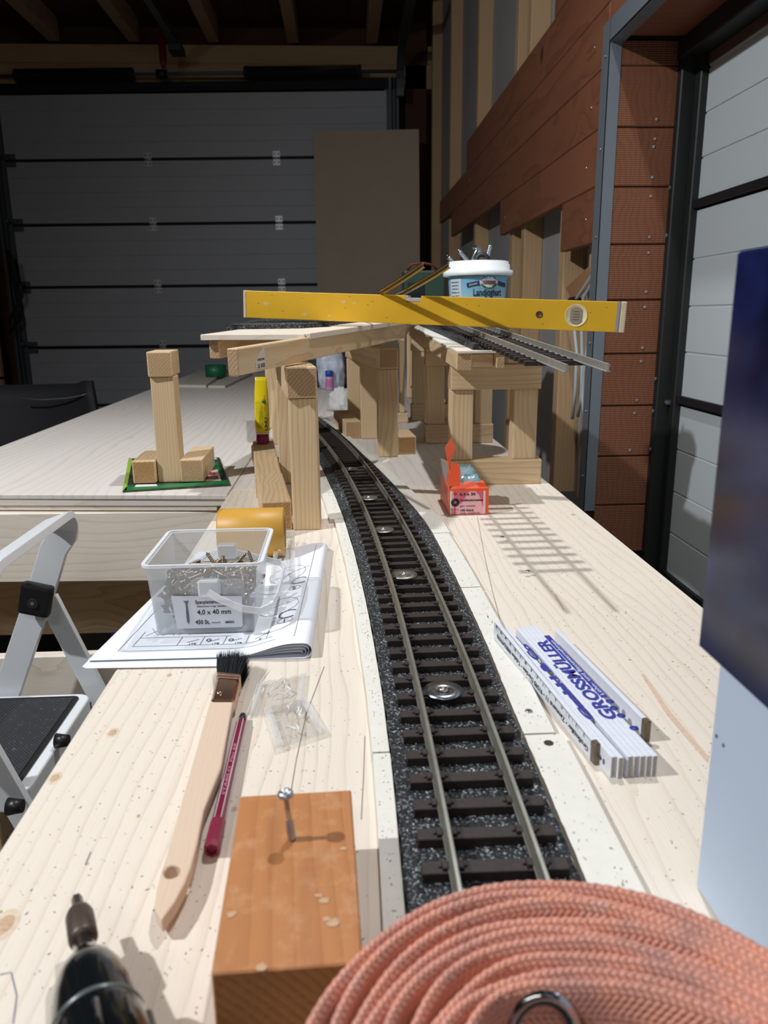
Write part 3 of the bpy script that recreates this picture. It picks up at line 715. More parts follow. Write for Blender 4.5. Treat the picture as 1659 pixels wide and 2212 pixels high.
# =================================================================== UPPER DECKS
ply = wood('board', 'X')
def plank_quad(name, q, t, mat, parent, bev=0.0008):
    q = [Vector(p) for p in q]; m = MB(); vs = q+[p-Vector((0, 0, t)) for p in q]
    m.add(vs, [(0, 1, 2, 3), (4, 7, 6, 5), (0, 4, 5, 1), (1, 5, 6, 2), (2, 6, 7, 3), (3, 7, 4, 0)])
    return m.build(name, mat, parent, None, bev)
dL = thing('track_deck', 'left upper deck of thin plywood and battens with black granulate, under the yellow level', 'track deck', (-0.1, 1.3, 0.235))
bt = [wood('pine', 'X'), endgrain('pine')]
beam('batten', (-0.1335, 0.952, 0.2475), (0.1210, 1.635, 0.2700), 0.0145, 0.0325, bt, dL, 0.0012)
beam('batten', (0.1213, 1.636, 0.2700), (0.17, 2.05, 0.283), 0.0145, 0.0325, bt, dL, 0.0012)
beam('batten', (-0.195, 1.20, 0.2525), (-0.06, 1.80, 0.270), 0.016, 0.026, bt, dL, 0.0012)
z1_ = 0.2785
plank_quad('plywood', [(-0.2130, 1.190, z1_-.003), (-0.0560, 1.155, z1_-.003), (0.02, 1.375, z1_+.004), (-0.1560, 1.43, z1_+.004)], 0.0085, ply, dL)
plank_quad('plywood', [(-0.0540, 1.157, z1_-.002), (-0.047, 1.157, z1_-.002), (0.120, 1.60, z1_+.012), (0.02, 1.60, z1_+.012)], 0.0085, ply, dL)
plank_quad('plywood', [(-0.155, 1.432, z1_+.0045), (0.0185, 1.376, z1_+.0045), (0.018, 1.60, z1_+.012), (-0.125, 1.62, z1_+.012)], 0.0085, ply, dL)
plank_quad('plywood', [(-0.124, 1.622, z1_+.0125), (0.128, 1.602, z1_+.0125), (0.20, 2.1, z1_+.02), (0.0, 2.15, z1_+.02)], 0.0085, ply, dL)
# granulate on the left deck: rough black mat
def rough_mat(name, L, R, t, parent, n=60):
    m = MB(); vs = []; N = n
    def lerp(P, u):
        k = u*(len(P)-1); i = min(int(k), len(P)-2); return Vector(P[i]).lerp(Vector(P[i+1]), k-i)
    for i in range(N+1):
        u = i/N; l = lerp(L, u); r = lerp(R, u)
        for j in range(9):
            p = l.lerp(r, j/8); p = p + Vector((random.uniform(-.0012, .0012) if j in (0, 8) else 0, random.uniform(-.0008, .0008), 0))
            vs.append(p+Vector((0, 0, t+random.uniform(-.0006, .0006))))
        vs.append(r); vs.append(l)
    fs = []; W = 11
    for i in range(N):
        for j in range(W): j2 = (j+1) % W; fs.append((i*W+j, i*W+j2, (i+1)*W+j2, (i+1)*W+j))
    m.add(vs, fs+[tuple(range(W-1, -1, -1)), tuple(range(N*W, N*W+W))]); return m.build(name, gran, parent)
za = z1_-0.0006
rough_mat('granulate_mat', [(-0.196, 1.348, za-.001), (-0.15, 1.62, za+.011), (-0.06, 2.05, za+.019)], [(-0.0700, 1.335, za-.001), (-0.03, 1.38, za+.002), (0.055, 1.60, za+.0115), (0.13, 2.05, za+.019)], 0.0105, dL, 90)
# price label and paper on the near batten
pl = plain('clear_label', srgb(214, 204, 192), 0.4)
dv = (Vector((0.1210, 1.635, 0.27))-Vector((-0.1335, 0.952, 0.2475))).normalized(); sd = Vector((dv.y, -dv.x, 0)).normalized(); upb = sd.cross(dv)
fb = frame(Vector((-0.1335, 0.952, 0.2475))+sd*0.0074, dv, upb)
lb = MB().prism([(0.046, -0.013), (0.066, -0.014), (0.0725, -0.010), (0.0725, 0.010), (0.068, 0.012), (0.052, 0.000), (0.045, -0.004)], 0, 0.0003).build('sticker', pl, dL, fb)
text('sticker_print', 'HOBELWARE', 0.0042, ink, lb, fb @ Matrix.Translation((0.050, -0.003, 0.0004)), width=0.020)
text('sticker_print', '2,5  SOZI', 0.0062, ink, lb, fb @ Matrix.Translation((0.050, -0.0115, 0.0004)), width=0.020, bold=0.0002)
# right deck
dR = thing('track_deck', 'right upper deck of battens and plywood carrying granulate and track towards the bucket', 'track deck', (0.24, 1.35, 0.215))
beam('batten', (0.1905, 1.228, 0.2280), (0.1950, 2.35, 0.2640), 0.024, 0.026, bt, dR, 0.0012)
beam('batten', (0.2480, 1.226, 0.2290), (0.2480, 2.35, 0.2650), 0.013, 0.0225, bt, dR, 0.0012)
beam('batten', (0.305, 1.33, 0.2320), (0.305, 2.35, 0.2650), 0.020, 0.022, bt, dR, 0.0012)
beam('spacer_block', (0.2033, 1.262, 0.2290), (0.2410, 1.262, 0.2290), 0.03, 0.020, bt, dR, 0.001)
for (a, b, xo) in ((1.222, 1.33, 0), (1.332, 1.55, -.002), (1.552, 1.9, .002), (1.902, 2.3, 0)):
    k = 0.034; z = lambda Y: 0.2415+(Y-1.22)*k
    plank_quad('plywood', [(0.1785+xo, a, z(a)+.004), (0.320, a, z(a)+.004), (0.325, b, z(b)+.004), (0.1785+xo, b, z(b)+.004)], 0.0045, whit if a > 1.3 else ply, dR)
ms = []
L_ = [(0.2050, 1.232, 0.2460), (0.2050, 1.6, 0.2585), (0.2, 2.2, 0.2790)]; R_m = [(0.2960, 1.232, 0.2460), (0.2960, 1.6, 0.2585), (0.30, 2.2, 0.2790)]
rough_mat('granulate_mat', L_, R_m, 0.0090, dR, 90)
# upper track
def straight_track(lab, a, b, over0, over1, n_extra=0, sl_range=(0, 1), parent=None, pitch=0.0273):
    a = Vector(a); b = Vector(b); t = thing('track', lab, 'track', a); d = (b-a).normalized(); L = (b-a).length
    side = d.cross(Vector((0, 0, 1))).normalized(); up = side.cross(d)
    B = Matrix((side, d, up)).transposed()
    s = over0
    while s < L-over1:
        mw = B.to_4x4(); mw.translation = a+d*s; put_sleeper(t, mw); s += pitch
    for sx in (-0.0225, 0.0225):
        MB().sweep([a+side*sx+up*0.0058+d*(L*k/20) for k in range(21)], RP, [up]*21).build('rail', plain('rail_steel', (0.60, 0.60, 0.57, 1), 0.35, 0.75, 0.1, 80), t)
    return t
tU = straight_track('straight track on the right deck, its rails overhanging freely in front of the portal', (0.2575, 0.812, 0.2340), (0.2405, 2.10, 0.2990), 0.118, 0.0)
# fishplate washer on the upper track
p = Vector((0.2500, 1.30, 0.2640)); washer(p, plain('washer_bright', (0.75, 0.75, 0.74, 1), 0.4, .8), 'bright washer between the rails of the upper right track')
# loose track resting over the level
def loose_track():
    a = Vector((0.1405, 1.190, 0.3640)); b = Vector((0.0860, 1.350, 0.3345)); c = Vector((0.02, 2.2, 0.305))
    t = thing('track', 'loose track whose two brass tinted rails rise over the yellow level beside the bucket', 'track', b)
    d = (a-b).normalized()
    side = d.cross(Vector((0, 0, 1))).normalized()
    for s in (-0.021, 0.021):
        pts = [c+side*s, b.lerp(c, .5)+side*s]+[b.lerp(a, k/8)+side*s + Vector((0, 0, 0.004*(k/8)**2)) for k in range(9)]
        MB().sweep(pts, RP).build('rail', plain('rail_brass', (0.56, 0.47, 0.26, 1), 0.33, 1.0, 0.2, 300), t)
    k = 1.60
    while k < 2.15:
        p = b.lerp(c, (k-1.35)/0.85)
        put_sleeper(t, Matrix.Translation(p-Vector((0, 0, .0058))) @ Matrix.Rotation(radians(4.7), 4, 'Z')); k += 0.0273
    return t
loose_track()
# =================================================================== SPIRIT LEVEL
ybl = plain('level_yellow', srgb(216, 168, 34), 0.42, 0, .05, 25)
A_ = atY(533, 657, 1.43); B_ = atY(1352, 685.5, 1.225)
dl = B_-A_; Ll = dl.length; fl = frame((A_+B_)/2, dl, (0, 0, 1)) # x along, y up, z towards camera
if fl.col[2].y > 0: pass
lv = thing('spirit_level', 'long yellow spirit level with round end vial, lying across the two upper track decks', 'spirit level', (A_+B_)/2)
H = 0.0465; T = 0.021
lm = MB()
nx0, nx1 = -0.0425+0.0, -0.0155+0.0
mid = (atY(897, 650, 1.34)-A_).length-Ll/2; nx0 = mid-0.0135; nx1 = mid+0.0135
vx = (atY(1245, 683, 1.25)-A_).length-Ll/2
# body profile seen from the front with the notch for the middle vial
poly = [(-Ll/2+.004, -H/2), (Ll/2-.010, -H/2), (Ll/2-.010, H/2), (nx1, H/2), (nx1-.002, H/2-.0105), (nx0+.002, H/2-.0105), (nx0, H/2), (-Ll/2+.004, H/2)]
lm.prism(poly, -T/2, T/2)
lm.build('body', ybl, lv, fl, 0.0012, 2)
capm = plain('end_cap', srgb(206, 190, 160), 0.6, 0, .1, 60)
for s in (-1, 1):
    x0, x1 = (-Ll/2-.002, -Ll/2+.0039) if s < 0 else (Ll/2-.0095, Ll/2-.0005)
    MB().box((x0, -H/2-.0004, -T/2-.0003), (x1, H/2+.0004, T/2+.0003)).build('end_cap', capm, lv, fl, 0.002, 2)
MB().box((Ll/2-.0145, -H/2+.0003, T/2), (Ll/2-.010, H/2-.0003, T/2+.0004)).build('worn_edge', plain('bare_alu', (.55, .58, .62, 1), .4, .8), lv, fl)
clr = clearplastic('clear_vial', 0.25, (0.9, 0.92, 0.95, 1), 0.1)
MB().box((nx0+.0005, H/2-.0100, -T/2+.001), (nx1-.0005, H/2-.0035, T/2+.0002)).box((nx0+.001, H/2-.0035, -T/2+.001), (nx0+.005, H/2-.0002, T/2)).build('middle_vial', plain('vial_grey', srgb(186, 176, 170), 0.2), lv, fl, 0.0012, 2)
vw = MB(); vw.lathe([(0, 0.0004), (0.0165, 0.0004), (0.0172, 0.0012), (0.0175, 0.0)], 36, Matrix.Translation((vx, 0, T/2)))
vw.build('vial_ring', plain('vial_cream', srgb(222, 208, 168), 0.5, 0, .1, 100), lv, fl)
vp = MB(); pts = [(0.0098*cos(a), 0.0098*sin(a)) for a in [i*pi/14 for i in range(28)]]
pts = [(max(-0.0092, min(0.0092, x*1.2)), y*1.35) for x, y in pts]
vp.prism(pts, 0, 0.0009, Matrix.Translation((vx, 0, T/2+.0004))); vo_ = vp.build('end_vial', plain('vial_window', srgb(150, 140, 122), 0.15), lv, fl)
for k in (-.0062, .0062, -.002, .002):
    MB().box((vx-.005, k-.0003, T/2+.0013), (vx+.005, k+.0003, T/2+.0015)).build('vial_mark', ink, lv, fl)
hx = (atY(1166, 681, 1.27)-A_).length-Ll/2
MB().lathe([(0, 0.0002), (0.0036, 0.0002), (0.0042, 0.0010), (0.0055, 0.0010), (0.0056, 0)], 20, Matrix.Translation((hx, 0.0, T/2))).build('hanging_hole', plain('hole_brown', srgb(86, 58, 34), 0.5), lv, fl)
scf = plain('scuff', srgb(204, 178, 124), 0.7)
sr = random.Random(5)
for x, y, s in ((-.21, -.014, .005), (-.165, -.014, .004), (-.14, .010, .006), (-.12, .008, .005), (-.283, .002, .006), (0.045, .0, .0026)):
    pp = [(x+s*cos(a)*sr.uniform(.5, 1.2), y+s*.6*sin(a)*sr.uniform(.4, 1.1)) for a in [i*2*pi/9 for i in range(9)]]
    MB().prism(pp, T/2, T/2+.00015).build('scuff', scf, lv, fl)
for k in range(16):
    x = sr.uniform(-Ll/2+.02, Ll/2-.03); y = sr.uniform(-.02, .02); a = sr.uniform(-.6, .6); s = sr.uniform(.0008, .002)
    MB().box((x-s, y-.00035, T/2), (x+s, y+.00035, T/2+.00015)).build('scratch', plain('dirt', srgb(96, 66, 26), .8), lv, fl)

# =================================================================== THINGS ON THE BENCH
def ppoly(pts, z): return [tuple(atz(x, y, z)[:2]) for x, y in pts]
def flat(name, pts, z0, z1, mats, parent=None, bevel=0.0, side=None, zref=None):
    q = ppoly(pts, z1 if zref is None else zref); cx_ = sum(p[0] for p in q)/len(q); cy_ = sum(p[1] for p in q)/len(q)
    m = MB().prism([(a-cx_, b-cy_) for a, b in q], z0, z1, None, 0, side)
    return m.build(name, mats, parent, Matrix.Translation((cx_, cy_, 0)), bevel)
# ---- stained wood block with a standing screw
bk = thing('wood_block', 'orange brown stained wood block with end grain facing the camera, lying left of the track', 'wood block', atz(620, 1900, 0))
q = [(-0.0640, 0.3815), (-0.0012, 0.3835), (0.0028, 0.2660), (-0.0595, 0.2590)]
ctr = Vector((-0.0305, 0.322, 0.02)); al = Vector((0.030, -1, 0)).normalized()
beam('block_body', ctr-al*0.0608, ctr+al*0.0600, 0.0622, 0.040, [wood('block', 'X'), endgrain('block')], bk, 0.0008)
pt = plain('pale_paint', srgb(196, 160, 128), 0.7, 0, .12, 300)
rr = random.Random(3)
for x, y, s in ((1150/2.724+320, 1400+1180/2.724, .0016), (720, 1992, .0024), (705, 1985, .0015), (500, 1975, .0018), (690, 1935, .0016), (565, 2090, .002), (700, 1945, .0022)):
    p = atz(x, y, 0.0401); pp = [(s*1.3*cos(a)*rr.uniform(.5, 1.3), s*sin(a)*rr.uniform(.5, 1.3)) for a in [i*2*pi/9 for i in range(9)]]
    MB().prism(pp, 0, 0.0002).build('paint_fleck', pt, bk, Matrix.Translation(p))
def screw_mesh(L=0.030, r=0.0016, hr=0.0040, th=0.55, n=12, pitch=0.0016, head=0.0024, pan=False):
    """points down -z: tip at 0, head at L"""
    pr = [(0.0001, 0), (r*0.5, 0.0022)]; z = 0.0022
    while z < L*th:
        pr += [(r*0.72, z), (r*1.28, z+pitch*0.42), (r*0.72, z+pitch*0.84)]; z += pitch
    pr += [(r*0.85, L*th+pitch), (r*0.85, L-head)]
    pr += [(hr, L-0.0004), (hr, L), (hr*0.45, L), (hr*0.35, L-0.001), (0, L-0.001)] if not pan else [(hr*.6, L-head), (hr, L-head*.9), (hr, L-head*.55), (hr*.75, L-head*.1), (hr*0.45, L), (hr*0.35, L-0.001), (0, L-0.001)]
    return MB().lathe(pr, n)
p0 = Vector((-0.0320, 0.3425, 0.0395)); p1 = Vector((-0.0345, 0.3430, 0.0682))
mw = basis(p1-p0).to_4x4() @ Matrix.Rotation(pi/2, 4, 'Y'); mw.translation = p0-(p1-p0)*0.05
tag(screw_mesh(0.0305, 0.0017, 0.0042, 0.42, 16, .0019, .003, True).build('screw', zinc, None, mw), 'silver pan head screw standing upright in the orange brown wood block', 'screw')
# ---- paint brush
br = thing('paint_brush', 'flat paint brush with a pale beech handle, copper ferrule and black bristles', 'paint brush', atz(430, 1700, 0))
hL = [(456, 1508), (397, 1712), (362, 1838), (349, 1877), (338, 1918), (333, 1951), (335, 1965)]; hR = [(349, 1988), (378, 1948), (401, 1905), (414, 1870), (427, 1820), (441, 1749), (478, 1657), (505, 1507)]
zt = 0.0125
hp = ppoly(hL+hR, zt); hc = atz(372, 1883, zt)
m = MB(); n = len(hp); N = 20; rh = 0.0042
# handle as a ring of quads round the hanging hole would twist: two prisms split across the hole
def handle():
    bm = bmesh.new()
    vo = [bm.verts.new((x, y, zt)) for x, y in hp]
    vi = [bm.verts.new((hc.x+rh*cos(-a), hc.y+rh*1.15*sin(-a), zt)) for a in [i*2*pi/16 for i in range(16)]]
    eo = [bm.edges.new((vo[i], vo[(i+1) % n])) for i in range(n)]; ei = [bm.edges.new((vi[i], vi[(i+1) % 16])) for i in range(16)]
    bmesh.ops.triangle_fill(bm, use_beauty=True, use_dissolve=False, edges=eo+ei)
    r = bmesh.ops.extrude_face_region(bm, geom=bm.faces[:])
    bmesh.ops.translate(bm, verts=[v for v in r['geom'] if isinstance(v, bmesh.types.BMVert)], vec=(0, 0, -0.0085))
    bmesh.ops.recalc_face_normals(bm, faces=bm.faces)
    me = bpy.data.meshes.new('handle'); 
    for v in bm.verts: v.co -= hc
    bm.to_mesh(me); bm.free(); me.materials.append(wood('beech', 'Y'))
    o = bpy.data.objects.new('handle', me); COL.objects.link(o); o.matrix_world = Matrix.Translation(hc); attach(o, br)
    md = o.modifiers.new('bevel', 'BEVEL'); md.width = 0.0012; md.segments = 2; md.limit_method = 'ANGLE'
    return o
handle()
cop = plain('copper', (0.62, 0.36, 0.25, 1), 0.22, 1.0, .1, 80)
flat('ferrule', [(455, 1512), (506, 1512), (519, 1458), (469, 1453)], 0.002, 0.0145, cop, br, 0.002, zref=.0145)
for a, b, c, d in (((467, 1464), (517, 1468), (518, 1463), (469, 1459)), ((469, 1458), (519, 1462), (520, 1458), (470, 1453))):
    flat('ferrule_ridge', [a, b, c, d], 0.0015, 0.0153, cop, br, 0.0004, zref=.0145)
MB().lathe([(0, .0016), (0.0022, 0.0010), (0.0026, 0)], 14, Matrix.Translation(atz(474, 1497, 0.0145))).build('rivet', cop, br)
m = MB(); fa = atz(470, 1455, .0145); fb_ = atz(519, 1459, .0145); ga = atz(472, 1407, .0145); gb = atz(541, 1411, .0145)
for i in range(1500):
    u = random.random(); v = random.random(); a = fa.lerp(fb_, u); a.z = 0.003+0.0110*v
    e = ga.lerp(gb, u); e.z = 0.001+0.0175*v + random.gauss(0, .001); e += Vector((random.gauss(0, .0011), random.gauss(0, .0022), 0))
    e.y -= 0.006*(abs(u-.5)*2)**2
    mid_ = a.lerp(e, .5)
    s = Vector((0.00022, 0, 0.0001)); m.add([a-s, a+s, mid_+s, mid_-s, e], [(0, 1, 2, 3), (3, 2, 4)])
o = m.build('bristles', plain('bristle_black', srgb(20, 22, 28), 0.5), br, weld=False); o['kind'] = 'stuff'
# ---- fibre tip pen
pen = thing('fibre_pen', 'burgundy fibre tip pen with white stripes lying between the brush and the wood block', 'pen', atz(480, 1720, 0))
a = atz(457, 1838, .0052); a.z = .0052; b = atz(471, 1776, .0052); c = atz(521, 1560, .0045); d = atz(525, 1545, .0045)
dd = (c-a).normalized()
burg = plain('burgundy', srgb(118, 18, 52), 0.35); burgd = plain('burgundy_cap', srgb(128, 24, 56), 0.45)
MB().lathe([(0.0030, 0.0018), (0.0031, 0), (0.0044, 0), (0.0050, 0.004), (0.0047, (b-a).length), (0.0036, (b-a).length+.0008)], 8, None, 0, False).cyl((0, 0, .0019), (0, 0, .0021), .0030, n=8).build('cap', burgd, pen, (Matrix.Translation(a) @ (basis(dd) @ Matrix(((0, 0, 1), (0, 1, 0), (-1, 0, 0)))).to_4x4()))
MB().cyl(b, c, 0.0041, 0.0037, n=6, smooth=False).build('barrel', burg, pen)
MB().cyl(c, d, 0.0034, 0.0024, n=12).build('plug', blackpl, pen)
sid = dd.cross(Vector((0, 0, 1))).normalized(); Bm = basis(dd)
for k in range(6):
    an = 2*pi*k/6+pi/6*0; off = Bm @ Vector((0, cos(an), sin(an)))
    MB().cyl(b+off*0.00395, c+off*0.0036, 0.00035, n=4).build('stripe', plain('stripe_white', srgb(232, 214, 220), 0.5), pen)
text('pen_lettering', 'STABILO  Pen 68', 0.0026, plain('pen_print', srgb(206, 140, 164), 0.5), pen, frame(b.lerp(c, .18)+sid*0.0012+Vector((0, 0, .0037)), dd, -sid+Vector((0, 0, .4))), width=0.06)
# ---- two empty clear bags
def filmmat(name, fac=.10, rough=.10, scale=260, bmp=.004):
    t = NT(name); g = t.new('ShaderNodeBsdfGlossy'); g.inputs['Roughness'].default_value = rough
    tr = t.new('ShaderNodeBsdfTransparent'); tr.inputs[0].default_value = (.97, .975, .98, 1)
    b = t.new('ShaderNodeBump'); b.inputs['Distance'].default_value = bmp; t.set(b.inputs['Height'], t.noise(t.coord(False), scale, 3, .6)); t.t.links.new(b.outputs[0], g.inputs['Normal'])
    lw = t.new('ShaderNodeLayerWeight'); lw.inputs[0].default_value = .3
    mx = t.new('ShaderNodeMixShader'); t.set(mx.inputs[0], t.math('ADD', t.math('MULTIPLY', lw.outputs['Facing'], .25), fac, None, True))
    t.t.links.new(tr.outputs[0], mx.inputs[1]); t.t.links.new(g.outputs[0], mx.inputs[2]); t.t.links.new(mx.outputs[0], t.n['Material Output'].inputs['Surface']); return t.m
film = filmmat('clear_film', .14, .16, 320, .012)
def film_bag(name, quad, label, seed, amp=0.006, n=30, mat=None, grp=None, z0=0.001):
    rg = random.Random(seed); q = [atz(x, y, 0.002) for x, y in quad]; ph = [(rg.uniform(-1, 1)*300, rg.uniform(-1, 1)*300, rg.uniform(0, 6.3), rg.uniform(.4, 1)) for _ in range(7)]
    vs = []; fs = []
    for i in range(n+1):
        for j in range(n+1):
            u, v = i/n, j/n; p = (q[0].lerp(q[1], u)).lerp(q[3].lerp(q[2], u), v)
            h = sum(abs(sin(a*p.x+b*p.y+c))*k for a, b, c, k in ph)/7
            ed = min(u, 1-u, v, 1-v); p = p+Vector((rg.uniform(-.0005, .0005), rg.uniform(-.0005, .0005), 0)); p.z = z0+amp*h*(0.35+min(1, ed*6)*.65); vs.append(p)
    for i in range(n):
        for j in range(n): k = i*(n+1)+j; fs.append((k, k+1, k+n+2, k+n+1))
    c = sum(q, Vector())/4; c.z = 0
    m = MB(); m.add(vs, fs, 0, True); o = m.build(name, mat or film, None, Matrix.Translation(c), inv=True, weld=False); tag(o, label, 'plastic bag', grp)
    for e0_, e1_ in ((0, n), (n*(n+1), n*(n+1)+n)):
        a_, b_ = vs[e0_]+Vector((0, 0, .001)), vs[e1_]+Vector((0, 0, .001)); inn = (sum(q, Vector())/4-(a_+b_)/2); inn.z = 0; inn.normalize(); mm = MB()
        for k in range(5): mm.tube([(a_+inn*.0012*k).lerp(b_+inn*.0012*k, u/6) for u in range(7)], .00028, 4)
        mm.build('sealed_edge_glint', clearplastic('seal_glint_film', .38, (1, 1, 1, 1), .15), o)['kind'] = 'stuff'  # whitish ribs mark the sealed ends and stand in for glints there
    mm = MB(); rg2 = random.Random(seed+50)
    for _ in range(9):
        i0 = rg2.randrange(3, n-8); j0 = rg2.randrange(3, n-8); di, dj = rg2.choice(((1, 0), (0, 1), (1, 1), (1, -1)))
        pts_ = [vs[(i0+di*k)*(n+1)+max(0, min(n, j0+dj*k))]+Vector((0, 0, .0009)) for k in range(6)]; mm.tube(pts_, [.0001, .0004, .0006, .0006, .0004, .0001], 5)
    mm.build('crease_glint', clearplastic('crease_glint_film', .55, (1, 1, 1, 1), .08), o)['kind'] = 'stuff'  # white slivers along the folds, highlights modelled as solid shapes
    return o
film_bag('plastic_bag', [(560, 1475), (662, 1455), (652, 1535), (532, 1548)], 'crumpled clear empty bag lying just right of the copper ferrule', 2)
film_bag('plastic_bag', [(572, 1535), (660, 1512), (705, 1588), (600, 1622)], 'small clear bag with ribbed sealed ends, nearer to the wood block', 7, z0=.003)
film_bag('plastic_bag', [(598, 1168), (636, 1172), (640, 1290), (586, 1290)], 'clear film scrap on the printed sheets between screw tub and the strip', 9, z0=.016)
# ---- instruction sheets
bkl = thing('instruction_sheets', 'folded stack of printed instruction sheets, hanging over the bench edge under the screw tub', 'booklet', (-0.13, 0.80, 0))
pap = plain('paper_white', srgb(236, 240, 248), 0.6)
BL, BR, TR, TL = Vector((-0.2350, 0.6467, 0)), Vector((-0.0380, 0.6440, 0)), Vector((-0.0290, 0.9700, 0)), Vector((-0.1950, 0.9720, 0))
def sheet_pt(u, v, z): p = (BL.lerp(BR, u)).lerp(TL.lerp(TR, u), v); p.z = z; return p
def ztop(u, k=0, v=0):
    base_ = 0.0028+0.0008*(1-k/4)
    hump = 0.0115*max(0, min(1, (u-0.66)/0.28))**2*(3-2*max(0, min(1, (u-0.66)/0.28)))*(1-0.22*k)*(1-.25*v)
    return base_+hump
def sheet(k, u1, dv):
    m = MB(); nu, nv = 40, 6; prof = []
    for i in range(nu+1): u = u1*i/nu; prof.append((u, None))
    vs = []
    for j in range(nv+1):
        v = j/nv
        row = []
        for i in range(nu+1):
            u = u1*i/nu; row.append(sheet_pt(u, v*(1-dv)+dv*.3, ztop(u, k, v)-k*0.0006))
        zt_ = row[-1].z; r = (zt_-0.0004)/2
        cdir = (BR-BL).normalized(); cp = row[-1]
        for a in range(1, 10): an = a*pi/9; row.append(cp+cdir*(r*sin(an))+Vector((0, 0, -r+r*cos(an))))
        q_ = row[-1]
        for a in range(1, 12): row.append(q_-cdir*(0.11*a/11)+Vector((0, 0, 0.00002*a)))
        vs += row; W = len(row)
    fs = [(j*W+i, j*W+i+1, (j+1)*W+i+1, (j+1)*W+i) for j in range(nv) for i in range(W-1)]
    m.add(vs, fs, 0, True); return m.build('sheet', pap, bkl, weld=False)
for k in range(4): sheet(k, 1.0-0.006*k-.02, 0.012*k)
for k in range(3):
    vs = [sheet_pt(0.012*k-.012, -0.02-0.008*k, 0.0004+.0005*k), sheet_pt(0.6, -.012*k-.02, 0.0004+.0005*k), sheet_pt(.6, 1, .0004+.0005*k), sheet_pt(0.01*k, 1, .0004+.0005*k)]
    m = MB(); m.add(vs+[p+Vector((0, 0, .0004)) for p in vs], [(0, 3, 2, 1), (4, 5, 6, 7), (0, 1, 5, 4), (1, 2, 6, 5), (2, 3, 7, 6), (3, 0, 4, 7)]); m.build('sheet', pap, bkl)
pin = plain('print_grey', srgb(84, 88, 98), 0.6)
def pr_line(uv, r=0.00022, name='printed_line'):
    pts = []
    for (a, b), (c, d) in zip(uv[:-1], uv[1:]):
        for i in range(8): t_ = i/8; u = a+(c-a)*t_; v = b+(d-b)*t_; pts.append(sheet_pt(u, v, ztop(u, 0, v)+0.0002))
    u, v = uv[-1]; pts.append(sheet_pt(u, v, ztop(u, 0, v)+.0002))
    MB().sweep(pts, [(-r, 0), (r, 0), (r, 0.0001), (-r, 0.0001)]).build(name, pin, bkl)
def pr_circ(u, v, a, b, r=0.0002, t0=0, t1=2*pi):
    pr_line([(u+a*cos(t_), v+b*sin(t_)) for t_ in [t0+(t1-t0)*i/12 for i in range(13)]], r, 'printed_circle')
pr_line([(0.10, 0.98), (0.10, 0.055), (0.93, 0.055), (0.93, 0.97)]); pr_line([(0.15, .19), (0.15, 0.085), (0.82, 0.085)]); pr_line([(0.15, 0.145), (0.60, 0.145)])
for x in (0.36, 0.47, 0.58, 0.69, .79): pr_line([(x, 0.085), (x, 0.145)])
for x in (0.17, 0.25, 0.33): pr_line([(x, .16), (x+.06, .215)]); pr_line([(x, .215), (x+.06, .16)])
for u, v, a, b in ((0.86, .19, .04, .022), (.86, .48, .035, .020), (0.80, .33, .11, .07), (.78, .66, .12, .09)): pr_circ(u, v, a, b)
pr_circ(.87, .24, .05, .030, .0009, pi*.25, pi*1.7); pr_circ(.88, .55, .05, .030, .0009, pi*.25, pi*1.75)
pr_line([(.70, .32), (.90, .36)]); pr_line([(.70, .63), (.92, .70)]); pr_line([(.74, .60), (.82, .68), (.76, .72)])
pr_circ(.50, .118, .010, .008, .0006); pr_circ(.61, .115, .010, .008, .0006)
for u in (.40, .50, .61, .73): pr_line([(u, .105), (u+.05, .125)], .0003)
for tx, u, v in (('1', .872, .183), ('2', .872, .473)):
    p = sheet_pt(u, v+.012, ztop(u, 0, v)+.0004); text('printed_number', tx, 0.011, pin, bkl, frame(p, (-1, 0, -.06), (0, -1, 0)))
for tx, u in (('2x1', .42), ('8x1', .53), ('9x1', .64), ('9x2', .76)):
    p = sheet_pt(u+.03, .092, ztop(u, 0, 0)+.0004); text('printed_number', tx, 0.005, pin, bkl, frame(p+Vector((0, .002, 0)), (-1, 0, -.03), (0, -1, 0)))
# ---- clear tub of screws
tub = thing('screw_tub', 'clear plastic tub full of brass coloured screws with a white label, on the sheets', 'tub', (-0.137, 0.745, 0.004))
pp_ = clearplastic('tub_plastic', 0.22, (0.90, 0.93, 0.96, 1), 0.25)
x0, x1, y0, y1, z0, z1 = -0.1850, -0.0925, 0.700, 0.792, 0.0045, 0.0765
X0, X1, Y0, Y1 = -0.1890, -0.0845, 0.692, 0.808
th = 0.0012
def hexa(m, b, t): # b,t lists of 4 (x,y,z)
    m.add(list(b)+list(t), [(0, 3, 2, 1), (4, 5, 6, 7), (0, 1, 5, 4), (1, 2, 6, 5), (2, 3, 7, 6), (3, 0, 4, 7)])
m = MB()
cb = [(x0, y0), (x1, y0), (x1, y1), (x0, y1)]; ct = [(X0, Y0), (X1, Y0), (X1, Y1), (X0, Y1)]
ins_ = lambda c, i: ((c[i][0]+(th if i in (0, 3) else -th)), (c[i][1]+(th if i in (0, 1) else -th)))
for i in range(4):
    j = (i+1) % 4; a, b = cb[i], cb[j]; a2, b2 = ins_(cb, i), ins_(cb, j); c, d = ct[i], ct[j]; c2, d2 = ins_(ct, i), ins_(ct, j)
    hexa(m, [(*a, z0), (*b, z0), (*b2, z0), (*a2, z0)], [(*c, z1), (*d, z1), (*d2, z1), (*c2, z1)])
m.box((x0, y0, z0), (x1, y1, z0+th))
m.build('tub_body', pp_, tub, None, 0)
rim_m = clearplastic('tub_rim', 0.45, (0.92, 0.95, 0.98, 1), 0.3)
m = MB(); R_c = []
